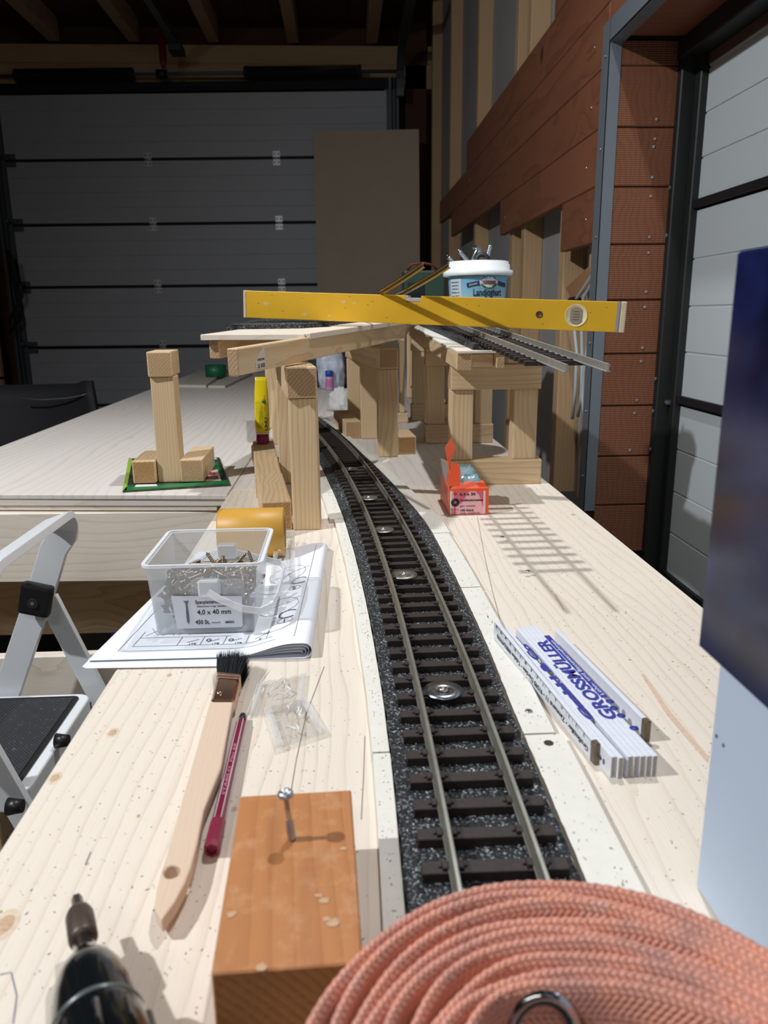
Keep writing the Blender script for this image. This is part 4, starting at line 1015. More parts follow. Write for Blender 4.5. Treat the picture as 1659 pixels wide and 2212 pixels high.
for i in range(4):
    cx2, cy2 = ct[i]; s1 = (1 if i in (0, 3) else -1); s2 = (1 if i in (0, 1) else -1)
    for k in range(5):
        an = [pi, 1.5*pi, 0, .5*pi][i]+k*pi/8; R_c.append((cx2+s1*.005+.008*cos(an), cy2+s2*.005+.008*sin(an), z1))
R_c.append(R_c[0]); m.sweep(R_c, [(-.0016, -.0014), (.0016, -.0014), (.0016, .0012), (-.0016, .0012)], caps=False); m.build('rim', rim_m, tub)
abox('boss', (-0.141, 0.686, 0.046), (-0.121, 0.696, 0.062), rim_m, tub, 0.0015)
abox('boss', (-0.141, 0.803, 0.046), (-0.121, 0.812, 0.062), rim_m, tub, 0.0015)
A1 = Vector((-0.131, 0.684, 0.052)); A2 = Vector((-0.131, 0.814, 0.052))
hp_ = [A1, Vector((-0.122, 0.682, 0.046)), Vector((-0.100, 0.680, 0.036)), Vector((-0.084, 0.682, 0.0325)), Vector((-0.0735, 0.690, 0.034)), Vector((-0.0700, 0.712, 0.036)), Vector((-0.069, 0.75, 0.038)), Vector((-0.0695, 0.79, 0.038)), Vector((-0.0735, 0.808, 0.038)), Vector((-0.088, 0.815, 0.040)), Vector((-0.11, 0.816, 0.046)), A2]
MB().sweep(hp_, [(-.0008, -.0032), (.0010, -.0032), (.0010, .0032), (-.0008, .0032)], smooth=False).build('handle', clearplastic('tub_handle', 0.5, (0.92, 0.94, 0.96, 1), 0.35), tub)
nrm = Vector((0, -1, -0.11)).normalized()
o0 = Vector((-0.1655, 0.6985, 0.0105)); fr_l = frame(o0, (1, 0.0, 0), (0, -0.108, 1))
lab = MB().prism([(0, 0), (0.0610, 0), (0.0625, 0.0015), (0.0640, 0.0330), (-0.0025, 0.0350)], 0.0006, 0.0009).build('label', plain('label_white', srgb(226, 228, 236), 0.55), tub, fr_l)
T = lambda b, s, x, y, w=None, bo=0.0, th_=.0001: text('label_print', b, s, ink, lab, fr_l @ Matrix.Translation((x, y, 0.0011)), width=w, bold=bo)
T('Spanplattenschrauben', 0.0052, 0.0195, 0.0262, 0.036, 0.00008); T('Chipboard screws / Vis aggl. / Spaanplaatschroeven', 0.0022, 0.0205, 0.0226, 0.033)
T('4,0 x 40 mm', 0.0070, 0.0205, 0.0148, 0.032, 0.00012); T('450 St.', 0.0062, 0.0180, 0.0045, 0.0135, 0.00012); T('Stk./pcs./St', 0.0020, 0.0335, 0.0050, 0.008); T('680503', 0.0034, 0.0460, 0.0046, 0.0085, 0.00006)
pic = MB().prism([(0.0085, 0.0295), (0.0140, 0.0295), (0.0123, 0.0270), (0.0123, 0.0070), (0.0113, 0.0045), (0.0103, 0.0070), (0.0103, 0.0270)], 0.001, 0.0012)
for k in range(9): pic.prism([(0.0098, .0078+k*.0013), (.0128, .0083+k*.0013), (.0128, .0087+k*.0013), (.0098, .0082+k*.0013)], .0012, .0013)
pic.build('label_picture', plain('print_blue_grey', srgb(96, 104, 122), .6), lab, fr_l)
abox('inlay_paper', (-0.150, 0.700, 0.040), (-0.1, 0.7012, 0.058), clearplastic('inlay', .15, (1, 1, 1, 1), .1), tub, 0)
# the screws
sm0 = screw_mesh(0.038, 0.0018, 0.0038, 0.62, 7, 0.0018, .0026); proto = None; rs = random.Random(8)
def put_screw(mw):
    global proto
    if proto is None: proto = tag(sm0.build('screw', brassy, None, mw), 'brass coloured chipboard screw lying in the clear tub', 'screw', 'screws in the clear tub'); return
    o = proto.copy(); COL.objects.link(o); o.matrix_world = mw; return o
for k in range(185):
    lay = k/185; zc = z0+0.006+lay*0.042; d = Vector((rs.uniform(-1, 1), rs.uniform(-1, 1), rs.uniform(-.22, .22)*(1 if k < 130 else 1.5))).normalized()
    hx_ = max(0.002, (x1-x0)/2-.003-abs(d.x)*.018); hy_ = max(0.002, (y1-y0)/2-.003-abs(d.y)*.018)
    c = Vector(((x0+x1)/2+rs.uniform(-hx_, hx_), (y0+y1)/2+rs.uniform(-hy_, hy_), zc))
    mw = basis(d).to_4x4() @ Matrix.Rotation(pi/2, 4, 'Y'); mw.translation = c-d*0.018; put_screw(mw)
for k in range(34):
    d = Vector((rs.uniform(-1, 1), rs.uniform(-.08, .08), rs.uniform(-.9, .9))).normalized()
    c = Vector((rs.uniform(x0+.004+abs(d.x)*.019, x1-.004-abs(d.x)*.019), rs.choice((y0+.004, y0+.007)), z0+.006+abs(d.z)*.018+rs.uniform(0, .022)))
    mw = basis(d).to_4x4() @ Matrix.Rotation(pi/2, 4, 'Y'); mw.translation = c-d*0.018; put_screw(mw)
for (px, py, bx_, by_, Yd) in ((445, 1192, 462, 1216, .76), (482, 1196, 482, 1224, .75), (536, 1188, 548, 1222, .77), (565, 1208, 535, 1222, .76), (515, 1204, 530, 1216, .79), (408, 1218, 450, 1222, .75)):
    tip = atY(px, py, Yd); bs = atY(bx_, by_, Yd-.006); d = (tip-bs).normalized(); mw = basis(-d).to_4x4() @ Matrix.Rotation(pi/2, 4, 'Y'); mw.translation = tip; o = put_screw(mw)
    if px in (445, 482, 536):
        o['label'] = {445: 'leftmost brass screw sticking up point first from the pile in the clear tub', 482: 'upright brass screw in the middle of the pile in the clear tub', 536: 'tallest brass screw sticking up, on the right of the pile in the tub'}[px]
# ---- wide tape roll standing behind the tub
tr = thing('tape_roll', 'wide mustard yellow tape roll lying on its side behind the screw tub', 'tape', (-.12, .945, 0))
R = 0.0312; cz = Matrix.Translation((-.1615, .944, R+.0042)) @ Matrix.Rotation(radians(1.5), 4, 'Z') @ Matrix.Rotation(pi/2, 4, 'Y')
MB().lathe([(R-.009, 0), (R-.0012, 0), (R, 0.0012), (R, 0.0808), (R-.0012, 0.082), (R-.009, 0.082), (R-.009, 0)], 64).build('tape', plain('tape_mustard', srgb(206, 156, 58), 0.45, 0, .04, 40), tr, cz)
MB().lathe([(R-.012, 0.0005), (R-.0091, 0.0005), (R-.0091, 0.0815), (R-.012, 0.0815), (R-.012, 0.0005)], 64).build('core', plain('card_core', srgb(170, 140, 100), .8), tr, cz)
# ---- folding rule
fr_t = thing('folding_rule', 'folded white wooden rule with blue lettering on its edges, lying right of the track', 'folding rule', (0.17, 0.55, 0))
rw = plain('rule_white', srgb(222, 226, 236), 0.42, 0, .04, 200); rend = plain('rule_end', srgb(168, 160, 150), 0.7, 0, .2, 500)
near = [(1309, 1655, 0.0), (1330, 1683, 0.0), (1352, 1683, 0), (1373, 1673, 0), (1387, 1672, 0), (1401, 1671, 0), (1414, 1670, 0), (1428, 1669, 0)]
# direction of the rule on the bench
na = atz(1310, 1640, 0.0); fa_ = atz(1076, 1352, 0.016); na.z = 0; fa_.z = 0
da = (fa_-na).normalized()
segs = []
u0 = atz(1430, 1676, 0.0); f0 = atz(1167, 1350, 0.016); f0.z = 0; dB = (f0-u0).normalized(); pB = Vector((dB.y, -dB.x, 0))
th_ = 0.0041; LB = (f0-u0).length
def seg(p, d, L, z=0.0, tilt=0):
    d2 = (Vector(d)+Vector((0, 0, tilt))).normalized(); y_ = Vector((-d.y, d.x, 0)).normalized()
    mw = Matrix((d2, y_, d2.cross(y_))).transposed().to_4x4(); mw.translation = p+Vector((0, 0, z))
    return MB().box((0, 0, 0), (L, th_-0.0002, 0.0158), 0, None, 1, 0).build('rule_leaf', [rw, rend], fr_t, mw, 0.0006, 2)
for k in range(5): seg(u0-pB*(th_*(k+1))+dB*(0.0006*k), dB, LB-0.001*k)
w0 = atz(1357, 1680, 0.0)
dA = (atz(1103, 1352, 0.016)-Vector((0, 0, .016))-w0).normalized(); pA = Vector((dA.y, -dA.x, 0))
for k in range(2): seg(w0-pA*(th_*(k+1))+dA*(.002*k), dA, LB*0.99)
v0 = atz(1306, 1650, 0.0); dC = (atz(1084, 1352, 0.016)-Vector((0, 0, .016))-v0).normalized(); pC = Vector((dC.y, -dC.x, 0))
LC = ((atz(1084, 1352, 0.016)-Vector((0, 0, .016)))-v0).length
seg(v0-pC*th_, dC, LC, 0, .006/LC)
e0 = atz(1414, 1600, 0.0); seg(e0-pB*th_, dB, 0.17)
ml = plain('rule_hinge', srgb(120, 108, 92), 0.4, .6)
for p, d in ((v0-pC*th_, dC), (e0-pB*th_, dB)):
    mw = Matrix((d, Vector((-d.y, d.x, 0)), Vector((0, 0, 1)))).transposed().to_4x4(); mw.translation = p
    MB().box((-0.0008, -0.0004, 0.0), (0.0060, th_+.0002, 0.0163)).build('hinge_clip', ml, fr_t, mw, 0.0008)
blue = plain('print_blue', srgb(44, 52, 150), 0.5)
# lettering on the long edges: reads towards the camera, so it stands on its head here
tO = u0-pB*(th_*0.05); tO.z = 0.01605
text('rule_lettering', 'GROSSMÜLLER', 0.0150, blue, fr_t, frame(tO+dB*(LB*.22)-pB*(th_*1.75), dB, -pB), width=LB*.63, bold=0.0005)
fbd = frame(tO+dB*(LB*.36)-pB*(th_*0.25), dB, -pB)
MB().box((0, -0.0004, 0), (LB*.53, 0.0048, 0.0001)).build('rule_band', blue, fr_t, fbd)
text('rule_lettering', 'Lohn- und Bauunternehmen', 0.0046, rw, fr_t, fbd @ Matrix.Translation((0.003, 0.0008, 0.0002)), width=LB*.46)
for a_, b_ in ((.33, .0022), (.285, .0040), (.235, .0038), (.155, .0030)):
    MB().lathe([(0, .0001), (.0032, .0001), (.0032, 0)], 20, frame(tO+dB*(LB*a_)-pB*b_, dB, -pB)).build('rule_dot', blue, fr_t)
gO = w0-pA*(th_*.15); gO.z = .01605
text('rule_lettering', 'GmbH & Co', 0.0080, blue, fr_t, frame(gO+dA*(LB*.22)-pA*0.0002, dA, -pA), width=LB*.60, bold=0.0004)
out_n = Vector((-dC.y, dC.x, 0)).normalized(); zr = .006/LC
face_off = v0-pC*th_+out_n*(th_-.0001)
xt = Vector((dC.x, dC.y, zr)).normalized()
tfx = frame(face_off+out_n*0.0002+xt*0.009+Vector((0, 0, 0.0078)), xt, (0, 0, -1))
text('rule_small_print', 'Großmüller • Zimmerei 11 • 91590 Dertlein • Telefon 09855/97970', 0.0058, ink, fr_t, tfx, width=LC-0.02)
for k in range(18):
    text('rule_number', str(k+1), 0.0036, ink, fr_t, frame(face_off+out_n*0.0002+xt*(0.016+0.0122*k)+Vector((0, 0, 0.0143)), xt, (0, 0, -1)))
text('rule_number', '0 41', 0.0055, ink, fr_t, frame(w0-pA*(th_*2)+Vector((-dA.y, dA.x, 0))*(th_+.0001)+dA*.010+Vector((0, 0, .0085)), dA, (0, 0, -1)))
m = MB(); 
for k in range(int((LC-.012)*1000)):
    pz = face_off+xt*(0.006+0.001*k); hgt = .0012 if k % 10 else .004
    m.box((-.00008, 0, 0), (.00008, .0002, hgt), M=frame(pz+Vector((0, 0, .0158-hgt))-out_n*0.0, dC, out_n) @ Matrix.Rotation(0, 4, 'X')) if False else m.cyl(pz+out_n*.0001+Vector((0, 0, .0156)), pz+out_n*.0001+Vector((0, 0, .0156-hgt)), .0001, n=3, caps=False)
m.build('rule_scale', ink, fr_t)['kind'] = 'stuff'
# ---- orange red washer box
rbx = thing('washer_box', 'open orange red cardboard box of washers with a printed pink label, right of the track', 'box', (0.188, 1.19, 0))
red = plain('box_red', srgb(236, 88, 44), 0.42); redd = plain('box_inside', srgb(150, 148, 146), 0.6)
x0, x1, y0, y1, hz = 0.1580, 0.2185, 1.143, 1.250, 0.0440
abox('box_front', (x0, y0, 0.0003), (x1, y0+.0008, hz-.002), red, rbx, 0); abox('box_back', (x0, y1-.0008, .0003), (x1, y1, hz-.004), red, rbx, 0)
abox('box_right_side', (x1-.0008, y0+.0009, .0003), (x1, y1-.0009, hz-.004), red, rbx, 0); abox('box_bottom', (x0+.001, y0+.001, .0003), (x1-.001, y1-.001, .0011), red, rbx, 0)
m = MB(); m.prism([(y0, .0003), (y1, .0003), (y1, 0.070), (y0+.045, 0.078), (y0+.012, .080), (y0, .066)], x0-.0008, x0, Matrix(((0, 0, 1, 0), (1, 0, 0, 0), (0, 1, 0, 0), (0, 0, 0, 1)))); m.build('box_left_side', [red], rbx)
m = MB(); m.prism([(y0+.020, .050), (y1, .050), (y1, 0.070), (y0+.045, 0.0775), (y0+.015, .079), (y0+.012, .066)], x0-.0012, x0-.0009, Matrix(((0, 0, 1, 0), (1, 0, 0, 0), (0, 1, 0, 0), (0, 0, 0, 1)))); m.build('grey_tape', plain('tape_grey', srgb(150, 140, 132), .4), rbx)
fr_b = frame((x0, y0-.0002, 0), (1, 0, 0), (0, 0, 1))
MB().prism([(-.0005, .046), (.0150, .047), (.0160, .068), (.0150, .076), (.011, .081), (0.0005, .084)], -.0008, .0002).build('box_flap', red, rbx, fr_b @ Matrix.Rotation(radians(-12), 4, 'Y'))
tipm = MB(); q_ = [atY(x, y, 1.155) for x, y in ((966, 996), (961, 966), (974, 946), (985, 966), (976, 990), (972, 999))]
tipm.add(q_+[p+Vector((0, .0006, 0)) for p in q_], [(0, 1, 2, 3, 4, 5), (11, 10, 9, 8, 7, 6)]+[(i, (i+1) % 6, 6+(i+1) % 6, 6+i) for i in range(6)]); tipm.build('torn_flap', plain('box_red_light', srgb(232, 100, 66), 0.5), rbx)
m = MB(); m.add([(x0+.001, y0, hz-.002), (x1-.001, y0, hz-.002), (x1-.006, y0+.02, hz+.006), (x0+.010, y0+.02, hz+.006)], [(0, 1, 2, 3)]); m.add([(x0+.001, y0+.0008, hz-.003), (x1-.001, y0+.0008, hz-.003), (x1-.006, y0+.0208, hz+.005), (x0+.010, y0+.0208, hz+.005)], [(3, 2, 1, 0)]); m.build('box_top_flap', red, rbx)
pk = MB().box((0.004, 0.0015, 0), (0.056, 0.0375, .0003)).build('label', plain('label_pink', srgb(238, 178, 184), .5), rbx, fr_b)
MB().box((0.0065, 0.0015, .0003), (0.0095, 0.0375, .0004)).build('label_stripe', plain('label_rose', srgb(214, 96, 112), .5), rbx, fr_b)
MB().box((0.0005, 0.0015, 0), (0.0035, 0.0385, .0004)).build('label_edge', plain('label_cream', srgb(236, 220, 210), .5), rbx, fr_b)
MB().box((.0525, .0015, .0003), (.0540, .0385, .0005)).build('label_edge', plain('label_cream', srgb(236, 220, 210), .5), rbx, fr_b)
MB().prism([(.010, .0375), (.030, .0375), (.018, .018), (.010, .020)], .0003, .0004).prism([(.040, .0375), (.052, .0375), (.052, .012), (.046, .030)], .0003, .0004).build('label_pattern', plain('label_rose', srgb(214, 96, 112), .5), rbx, fr_b)
Tb = lambda b, s, x, y, w=None, bo=0.0: text('label_print', b, s, ink, pk, fr_b @ Matrix.Translation((x, y, .0006)), width=w, bold=bo)
Tb('6,4 x 30', .0062, .0155, .0312, .024, .00015); Tb('Kotflügelscheiben', .0046, .0160, .0222, .0355, .0001); Tb('galv. verzinkt', .0034, .0160, .0135, .024); Tb('100 Stück', .0046, .0160, .0062, .021, .0001); Tb('WGR. 2104/001/51', .0030, .0160, .0018, .031)
text('label_print', 'für M 6', .0028, plain('print_red', srgb(170, 40, 44), .6), pk, fr_b @ Matrix.Translation((.0015, .0085, .0008)), width=.012)
MB().lathe([(.0020, .0009), (.0064, .0009), (.0064, .0004)], 28, fr_b @ Matrix.Translation((.0085, .0205, 0))).build('label_picture', ink, rbx)
MB().lathe([(.0014, .0009), (.0026, .0009), (.0026, .0004)], 20, fr_b @ Matrix.Translation((.0080, .0345, 0))).build('label_emblem', plain('print_red', srgb(170, 40, 44), .6), rbx)
m = MB(); rg = random.Random(4); n = 14; vs = []
for i in range(n+1):
    for j in range(n+1):
        u, v = i/n, j/n; ed = min(u, 1-u, v, 1-v)*5
        vs.append((x0+.004+u*(x1-x0-.007), y0+.006+v*(y1-y0-.010), .030+.034*min(1, ed)**.6*(0.75+.35*v)+rg.uniform(-.0015, .0015)))
m.add(vs, [(i*(n+1)+j, (i+1)*(n+1)+j, (i+1)*(n+1)+j+1, i*(n+1)+j+1) for i in range(n) for j in range(n)], 0, True)
m.build('inner_bag', plain('bag_blue_grey', srgb(122, 150, 158), 0.22, 0, .12, 60, .001), rbx, weld=False)
# ---- green magazine under the post stand
mg = thing('magazine', 'green garden magazine lying flat under the small post stand on the left table', 'magazine', (-0.33, 1.5, 0))
mq = [(265, 1060), (496, 1046), (474, 988), (278, 990)]
flat('pages', mq, 0.0003, 0.0038, plain('mag_dark', srgb(52, 66, 52), .35, 0, .9, 60), mg, zref=.0038)
def mpatch(name, pts, col, z=.0039, h=.0002, **k): return flat(name, pts, z, z+h, plain(name+'_%d%d%d' % tuple(int(v) for v in col), srgb(*col), .4, **k), mg, zref=z)
mpatch('lime_strip', [(265, 1059), (273, 1059), (286, 991), (278, 991)], (150, 182, 70))
mpatch('green_strip', [(266, 1060), (495, 1045), (492, 1038), (273, 1052)], (24, 120, 66))
mpatch('picture', [(445, 1030), (482, 1028), (470, 998), (440, 998)], (40, 118, 66), noise=.7, scale=120)
mpatch('white_panel', [(440, 1040), (478, 1038), (470, 1014), (438, 1020)], (226, 224, 226), .0042)
mpatch('red_patch', [(446, 1027), (466, 1026), (465, 1020), (447, 1021)], (196, 34, 54), .0045); mpatch('plum_patch', [(442, 1036), (472, 1034), (470, 1028), (443, 1029)], (108, 40, 84), .0045)
mpatch('white_panel', [(291, 1052), (340, 1050), (338, 1046), (294, 1047)], (230, 230, 228), .0042); mpatch('white_panel', [(444, 993), (470, 992), (466, 989), (446, 989)], (200, 208, 226), .0042)
text('cover_lettering', '0.59', .010, plain('label_white', srgb(226, 228, 236), .55), mg, Matrix.Translation(atz(449, 1027, .0048)))
text('cover_lettering', 'en', .012, ink, mg, Matrix.Translation(atz(446, 994, .0045)))
# ---- yellow glue tube
gt = thing('glue_tube', 'yellow glue tube standing on its magenta cap, left of the nearest trestle', 'glue tube', atz(566, 943, .044))
gb = atY(567, 943, 1.60); gb.z = .0445; S = 1.60/1660
yel = plain('tube_yellow', srgb(238, 214, 22), .3)
m = MB(); vs = []; N = 20; lv_ = [(0.0225, .0125, .0125), (0.027, .0150, .0150), (.034, .0152, .0140), (.07, .0150, .0100), (.105, .0138, .0050), (.128, .0120, .0012), (.1370, .0118, .0010)]
for z, a, b in lv_:
    for k in range(N): an = 2*pi*k/N; vs.append((a*cos(an), b*sin(an), z))
fs = [(i*N+k, i*N+(k+1) % N, (i+1)*N+(k+1) % N, (i+1)*N+k) for i in range(len(lv_)-1) for k in range(N)]
m.add(vs, fs, 0, True); m.add(vs, [tuple(range(N-1, -1, -1)), tuple(range((len(lv_)-1)*N, len(lv_)*N))])
gm = Matrix.Translation(gb) @ Matrix.Rotation(radians(1), 4, 'Y')
body = m.build('tube_body', yel, gt, gm)
m = MB(); m.lathe([(0, 0), (.0130, 0), (.0135, .002), (.0118, .0215), (.0, .0215)], 24)
for k in range(24): an = 2*pi*k/24; m.cyl((.0132*cos(an), .0132*sin(an), .002), (.0118*cos(an), .0118*sin(an), .020), .0006, n=4)
m.build('cap', plain('cap_magenta', srgb(150, 28, 78), .35), gt, gm)
MB().lathe([(.0118, .0205), (.0140, .0215), (.0142, .0235), (.012, .0245)], 24).build('collar', plain('collar_white', srgb(224, 220, 214), .4), gt, gm)
def tube_text(b, s, x, z, w, col, yoff, bo=0):
    text('tube_lettering', b, s, col, gt, gm @ frame((x, -yoff, z), (0, -.02, 1), (-1, 0.0, 0)), width=w, bold=bo)
tube_text('UHU', .0085, .0125, .029, .0260, ink, .0137, .0003)
for k in range(6): tube_text('Alleskleber lösemittelhaltig klebt fast alles', .0022, .0030-.0024*k, .034, .055, ink, .0152)
tube_text('ALLESKLEBER', .0040, .0090, .068, .034, plain('print_red', srgb(170, 40, 44), .6), .0125)
MB().lathe([(0, .0004), (.0042, .0004), (.0042, 0)], 18, gm @ frame((.0060, -.0105, .0885), (1, 0, 0), (0, 0, 1))).build('green_dot', plain('dot_green', srgb(30, 126, 60), .4), gt)
abox('small_box_part', (0, 0, 0), (0.001, 0.001, 0.001), blackpl).name = 'tmp_'
bpy.data.objects.remove(bpy.data.objects['tmp_'])
ob = atY(551, 962, 1.62); tag(abox('wood_offcut', (ob.x-.006, 1.60, .0003), (ob.x+.006, 1.66, .040), wood('pine', 'Z'), None, .001), 'narrow grey brown offcut standing left of the magenta cap of the glue tube', 'offcut')
# ---- bucket of lag screws
bc = Vector((0.2830, 1.66, 0.2710)); bu = thing('bucket', 'white and light blue yoghurt bucket of big screws standing behind the yellow level', 'bucket', bc); bM = Matrix.Translation(bc)
bwh = plain('bucket_white', srgb(232, 238, 240), .35)
MB().lathe([(0, .0233), (.0518, .0233), (.0530, .0270), (.0592, .1080), (.0580, .1080), (.0515, .0280), (0, .0280)], 48).build('bucket_body', bwh, bu, bM)
MB().lathe([(.0600, .1060), (.0715, .1065), (.0720, .1085), (.0720, .1170), (.0660, .1180), (.0655, .1290), (.0630, .1300), (.0630, .1345), (.0600, .1352), (.0595, .1345), (.0590, .1085)], 48).build('lid_rim', bwh, bu, bM)
MB().lathe([(.0660, .1150), (.0667, .1150), (.0667, .1290), (.0660, .1290)], 48).build('rim_ring', plain('bucket_grey', srgb(190, 196, 198), .4), bu, bM) if False else None
lo = lambda z: .0500+(z-.0)*(.0092/.108)+.0021
def wrap_patch(name, a0, a1, z0, z1, mat, e=.0003):
    n = 24; vs = [];
    for i in range(n+1):
        a = radians(a0+(a1-a0)*i/n)
        for z in (z0, z1): r = lo(z)+e; vs.append((r*sin(a), -r*cos(a), z))
    return MB().add(vs, [(i*2, i*2+2, i*2+3, i*2+1) for i in range(n)], 0, True).build(name, mat, bu, bM, weld=False)
lbl = NT('label_sky'); co = lbl.coord(False); sp_ = lbl.new('ShaderNodeSeparateXYZ'); lbl.set(sp_.inputs[0], co)
lblm = lbl.fin(lbl.ramp(lbl.math('ADD', lbl.math('MULTIPLY', sp_.outputs[2], 8), lbl.math('MULTIPLY', lbl.noise(co, 25, 2), .35)), [(0.25, srgb(196, 216, 224)), (0.75, srgb(150, 200, 224)), (1.0, srgb(108, 176, 214))]), .35)
wrap_patch('label', -100, 100, .030, .1045, lblm)
wrap_patch('label_info', -75, -43, .03, .100, plain('label_pale', srgb(206, 220, 228), .4), .0006)
def wtext(b, s, adeg, z, w, mat, bo=0.0, e=.0012, name='bucket_lettering', tilt=0):
    r = lo(z)+e; mw = bM @ Matrix.Rotation(radians(adeg), 4, 'Z') @ Matrix.Translation((0, -r, z)) @ Matrix.Rotation(radians(tilt), 4, 'Y')
    return text(name, b, s, mat, bu, mw, wrap=r, width=w, bold=bo, align='CENTER', thick=.0003)
navy = plain('print_navy', srgb(24, 40, 84), .5)
wtext('Landjoghurt', .0205, 13, .0662, .0640, plain('print_ink_blue', srgb(22, 34, 62), .5), .0003)
wtext('3,8% Fett', .0150, 18, .0500, .040, plain('print_ink_blue', srgb(22, 34, 62), .5), .0002)
for a_, t_ in ((-18, 10), (44, -10)):
    r = lo(.085)+.0012; MB().box((-.0130, -.0006, -.0042), (.0130, .0006, .0042)).build('ribbon', navy, bu, bM @ Matrix.Rotation(radians(a_), 4, 'Z') @ Matrix.Translation((0, -r+.0004, .0890)) @ Matrix.Rotation(radians(-t_), 4, 'Y'))
wtext('JOGHURT', .0055, -17, .0870, .018, bwh, 0, .0024, tilt=-10)
def oval(name, a_, b_, mat, e, clip=None, z=.0925):
    pts = [(a_*cos(t_), b_*sin(t_)) for t_ in [i*2*pi/40 for i in range(40)]]
    if clip: pts = [(x, max(clip[0]*b_, min(clip[1]*b_, y))) for x, y in pts]
    r = lo(z)+e; vs = [((r)*sin(x/r), r-(r)*cos(x/r), y) for x, y in pts]
    vs = [(x, y, z2) for x, y, z2 in vs]; mwm = bM @ Matrix.Rotation(radians(13), 4, 'Z') @ Matrix.Translation((0, -r, z))
    return MB().add(vs+[(x, y+.0006, z2) for x, y, z2 in vs], [tuple(range(40)), tuple(range(79, 39, -1))]+[(i, (i+1) % 40, 40+(i+1) % 40, 40+i) for i in range(40)]).build(name, mat, bu, mwm)
oval('emblem', .0205, .0145, bwh, .0012); oval('emblem_sky', .0194, .0135, plain('emblem_blue', srgb(52, 104, 170), .4), .0015, (.22, 1)); oval('emblem_meadow', .0194, .0135, plain('emblem_green', srgb(36, 112, 62), .4), .0016, (-1, -.25))
r = lo(.08)+.0019; em = bM @ Matrix.Rotation(radians(13), 4, 'Z') @ frame((0, -r, .0925), (1, 0, 0), (0, 0, 1)) @ Matrix.Scale(1.37, 4)
MB().prism([(-.012, .0022), (-.0075, .0058), (-.005, .0040), (-.0015, .0080), (.001, .0052), (.0035, .0075), (.0075, .0045), (.012, .0022)], 0, .0003).build('emblem_mountains', bwh, bu, em)
text('emblem_lettering', 'Weideglück', .0060, plain('print_red2', srgb(190, 60, 50), .5), bu, em @ Matrix.Translation((-.0112, -.0021, .0002)), width=.0224, bold=.00012)
for k in (-1, 0, 1): MB().lathe([(0, .0003), (.0011, .0003), (.0011, 0)], 10, em @ Matrix.Translation((.0035*k, -.0065, 0))).build('emblem_flower', bwh, bu)
for k in range(9): wtext('xxxx xxxx' if False else ['Zutaten: Joghurt', 'aus pasteurisierter', 'Milch', 'Kühl lagern bei', 'max. +8 °C', 'Mindestens haltbar', 'bis: siehe Deckel', 'Nährwerte je 100 g', 'Fett 3,8 g'][k], .0030, -59, .093-.0068*k, .024-.001*(k % 3)*2, navy, 0, .0014)
# big screws in the bucket
zs = plain('zinc_bright', (0.62, 0.68, 0.74, 1), .25, 1.0, .1, 300)
def lag(tip, tail, L, head=False, lab='', r=.0042):
    d = (Vector(tail)-Vector(tip)).normalized(); pr = [(.0001, 0), (r*.6, .005)]; z = .005
    while z < L*.6: pr += [(r*.66, z), (r*1.22, z+.0018), (r*.66, z+.0034)]; z += .0036
    pr += [(r, L*.6+.004), (r, L)]
    m = MB().lathe(pr, 12); m.cyl((0, 0, L), (0, 0, L+.0055), r*2.1, r*2.1, n=6, smooth=False); m.cyl((0, 0, L-.001), (0, 0, L), r*2.4, n=18)
    mw = basis(d).to_4x4() @ Matrix.Rotation(pi/2, 4, 'Y'); mw.translation = Vector(tip)
    return tag(m.build('lag_screw', zs, None, mw), lab, 'screw', 'big screws in the bucket')
Yb = 1.655
lag(atY(989, 538, Yb), atY(1022, 578, Yb+.01), .075, lab='big zinc screw in the bucket, its point leaning left')
lag(atY(1060, 525, Yb+.01), atY(1047, 580, Yb), .075, lab='big zinc screw in the bucket, point up on the right')
lag(atY(965, 551, Yb+.02), atY(1000, 590, Yb+.02), .06, lab='leftmost big screw, only its point above the bucket rim')
hd = atY(1033, 537, Yb+.02); tl = atY(1013, 575, Yb+.02); d_ = (tl-hd).normalized(); lag(hd+d_*.085, hd, .082, lab='big hexagon headed screw in the bucket, head up in the middle', r=.0050)
m = MB().lathe([(.006, 0), (.017, 0), (.017, .003), (.006, .003), (.006, 0)], 24); mw = Matrix.Translation(atY(1041, 562, Yb)) @ Matrix.Rotation(radians(70), 4, 'X')
tag(m.build('washer', plain('washer_black', srgb(40, 42, 46), .5, .3), None, mw), 'large dark washer sticking up among the big screws in the bucket', 'washer')
# deck extension and green power box
for a, b in ((2.302, 2.75),):
    plank_quad('plywood', [(0.1785, a, .282), (0.325, a, .282), (0.33, b, .285), (0.1785, b, .285)], 0.0045, ply, dR)
gbx = thing('power_box', 'dark green and black electric box behind the rising rails, left of the bucket', 'power box', (0.25, 2.45, .286))
abox('case', (0.188, 2.42, 0.312), (0.312, 2.52, 0.432), plain('case_green', srgb(40, 66, 56), .4), gbx, .006, seg=2)
abox('base', (0.186, 2.415, 0.2865), (0.314, 2.525, 0.3115), blackpl, gbx, .003)
for k in range(2):
    for x in (0.215, 0.285): MB().lathe([(.004, 0), (.0075, 0), (.0075, .001), (.004, .001), (.004, 0)], 16, frame((x+.009*(k*2-1), 2.414, .299), (1, 0, 0), (0, 0, 1))).build('socket', plain('socket_ring', srgb(150, 156, 150), .4), gbx)
abox('display', (0.20, 2.416, .345), (0.25, 2.4195, .395), plain('glass_dark', srgb(26, 34, 32), .1), gbx, .001)
MB().tube([(0.20, 2.47, .43), (.215, 2.46, .452), (.25, 2.46, .455), (.28, 2.46, .45), (.30, 2.47, .43)], .004, 8).build('carrying_handle', plain('handle_red', srgb(110, 40, 30), .5), gbx)
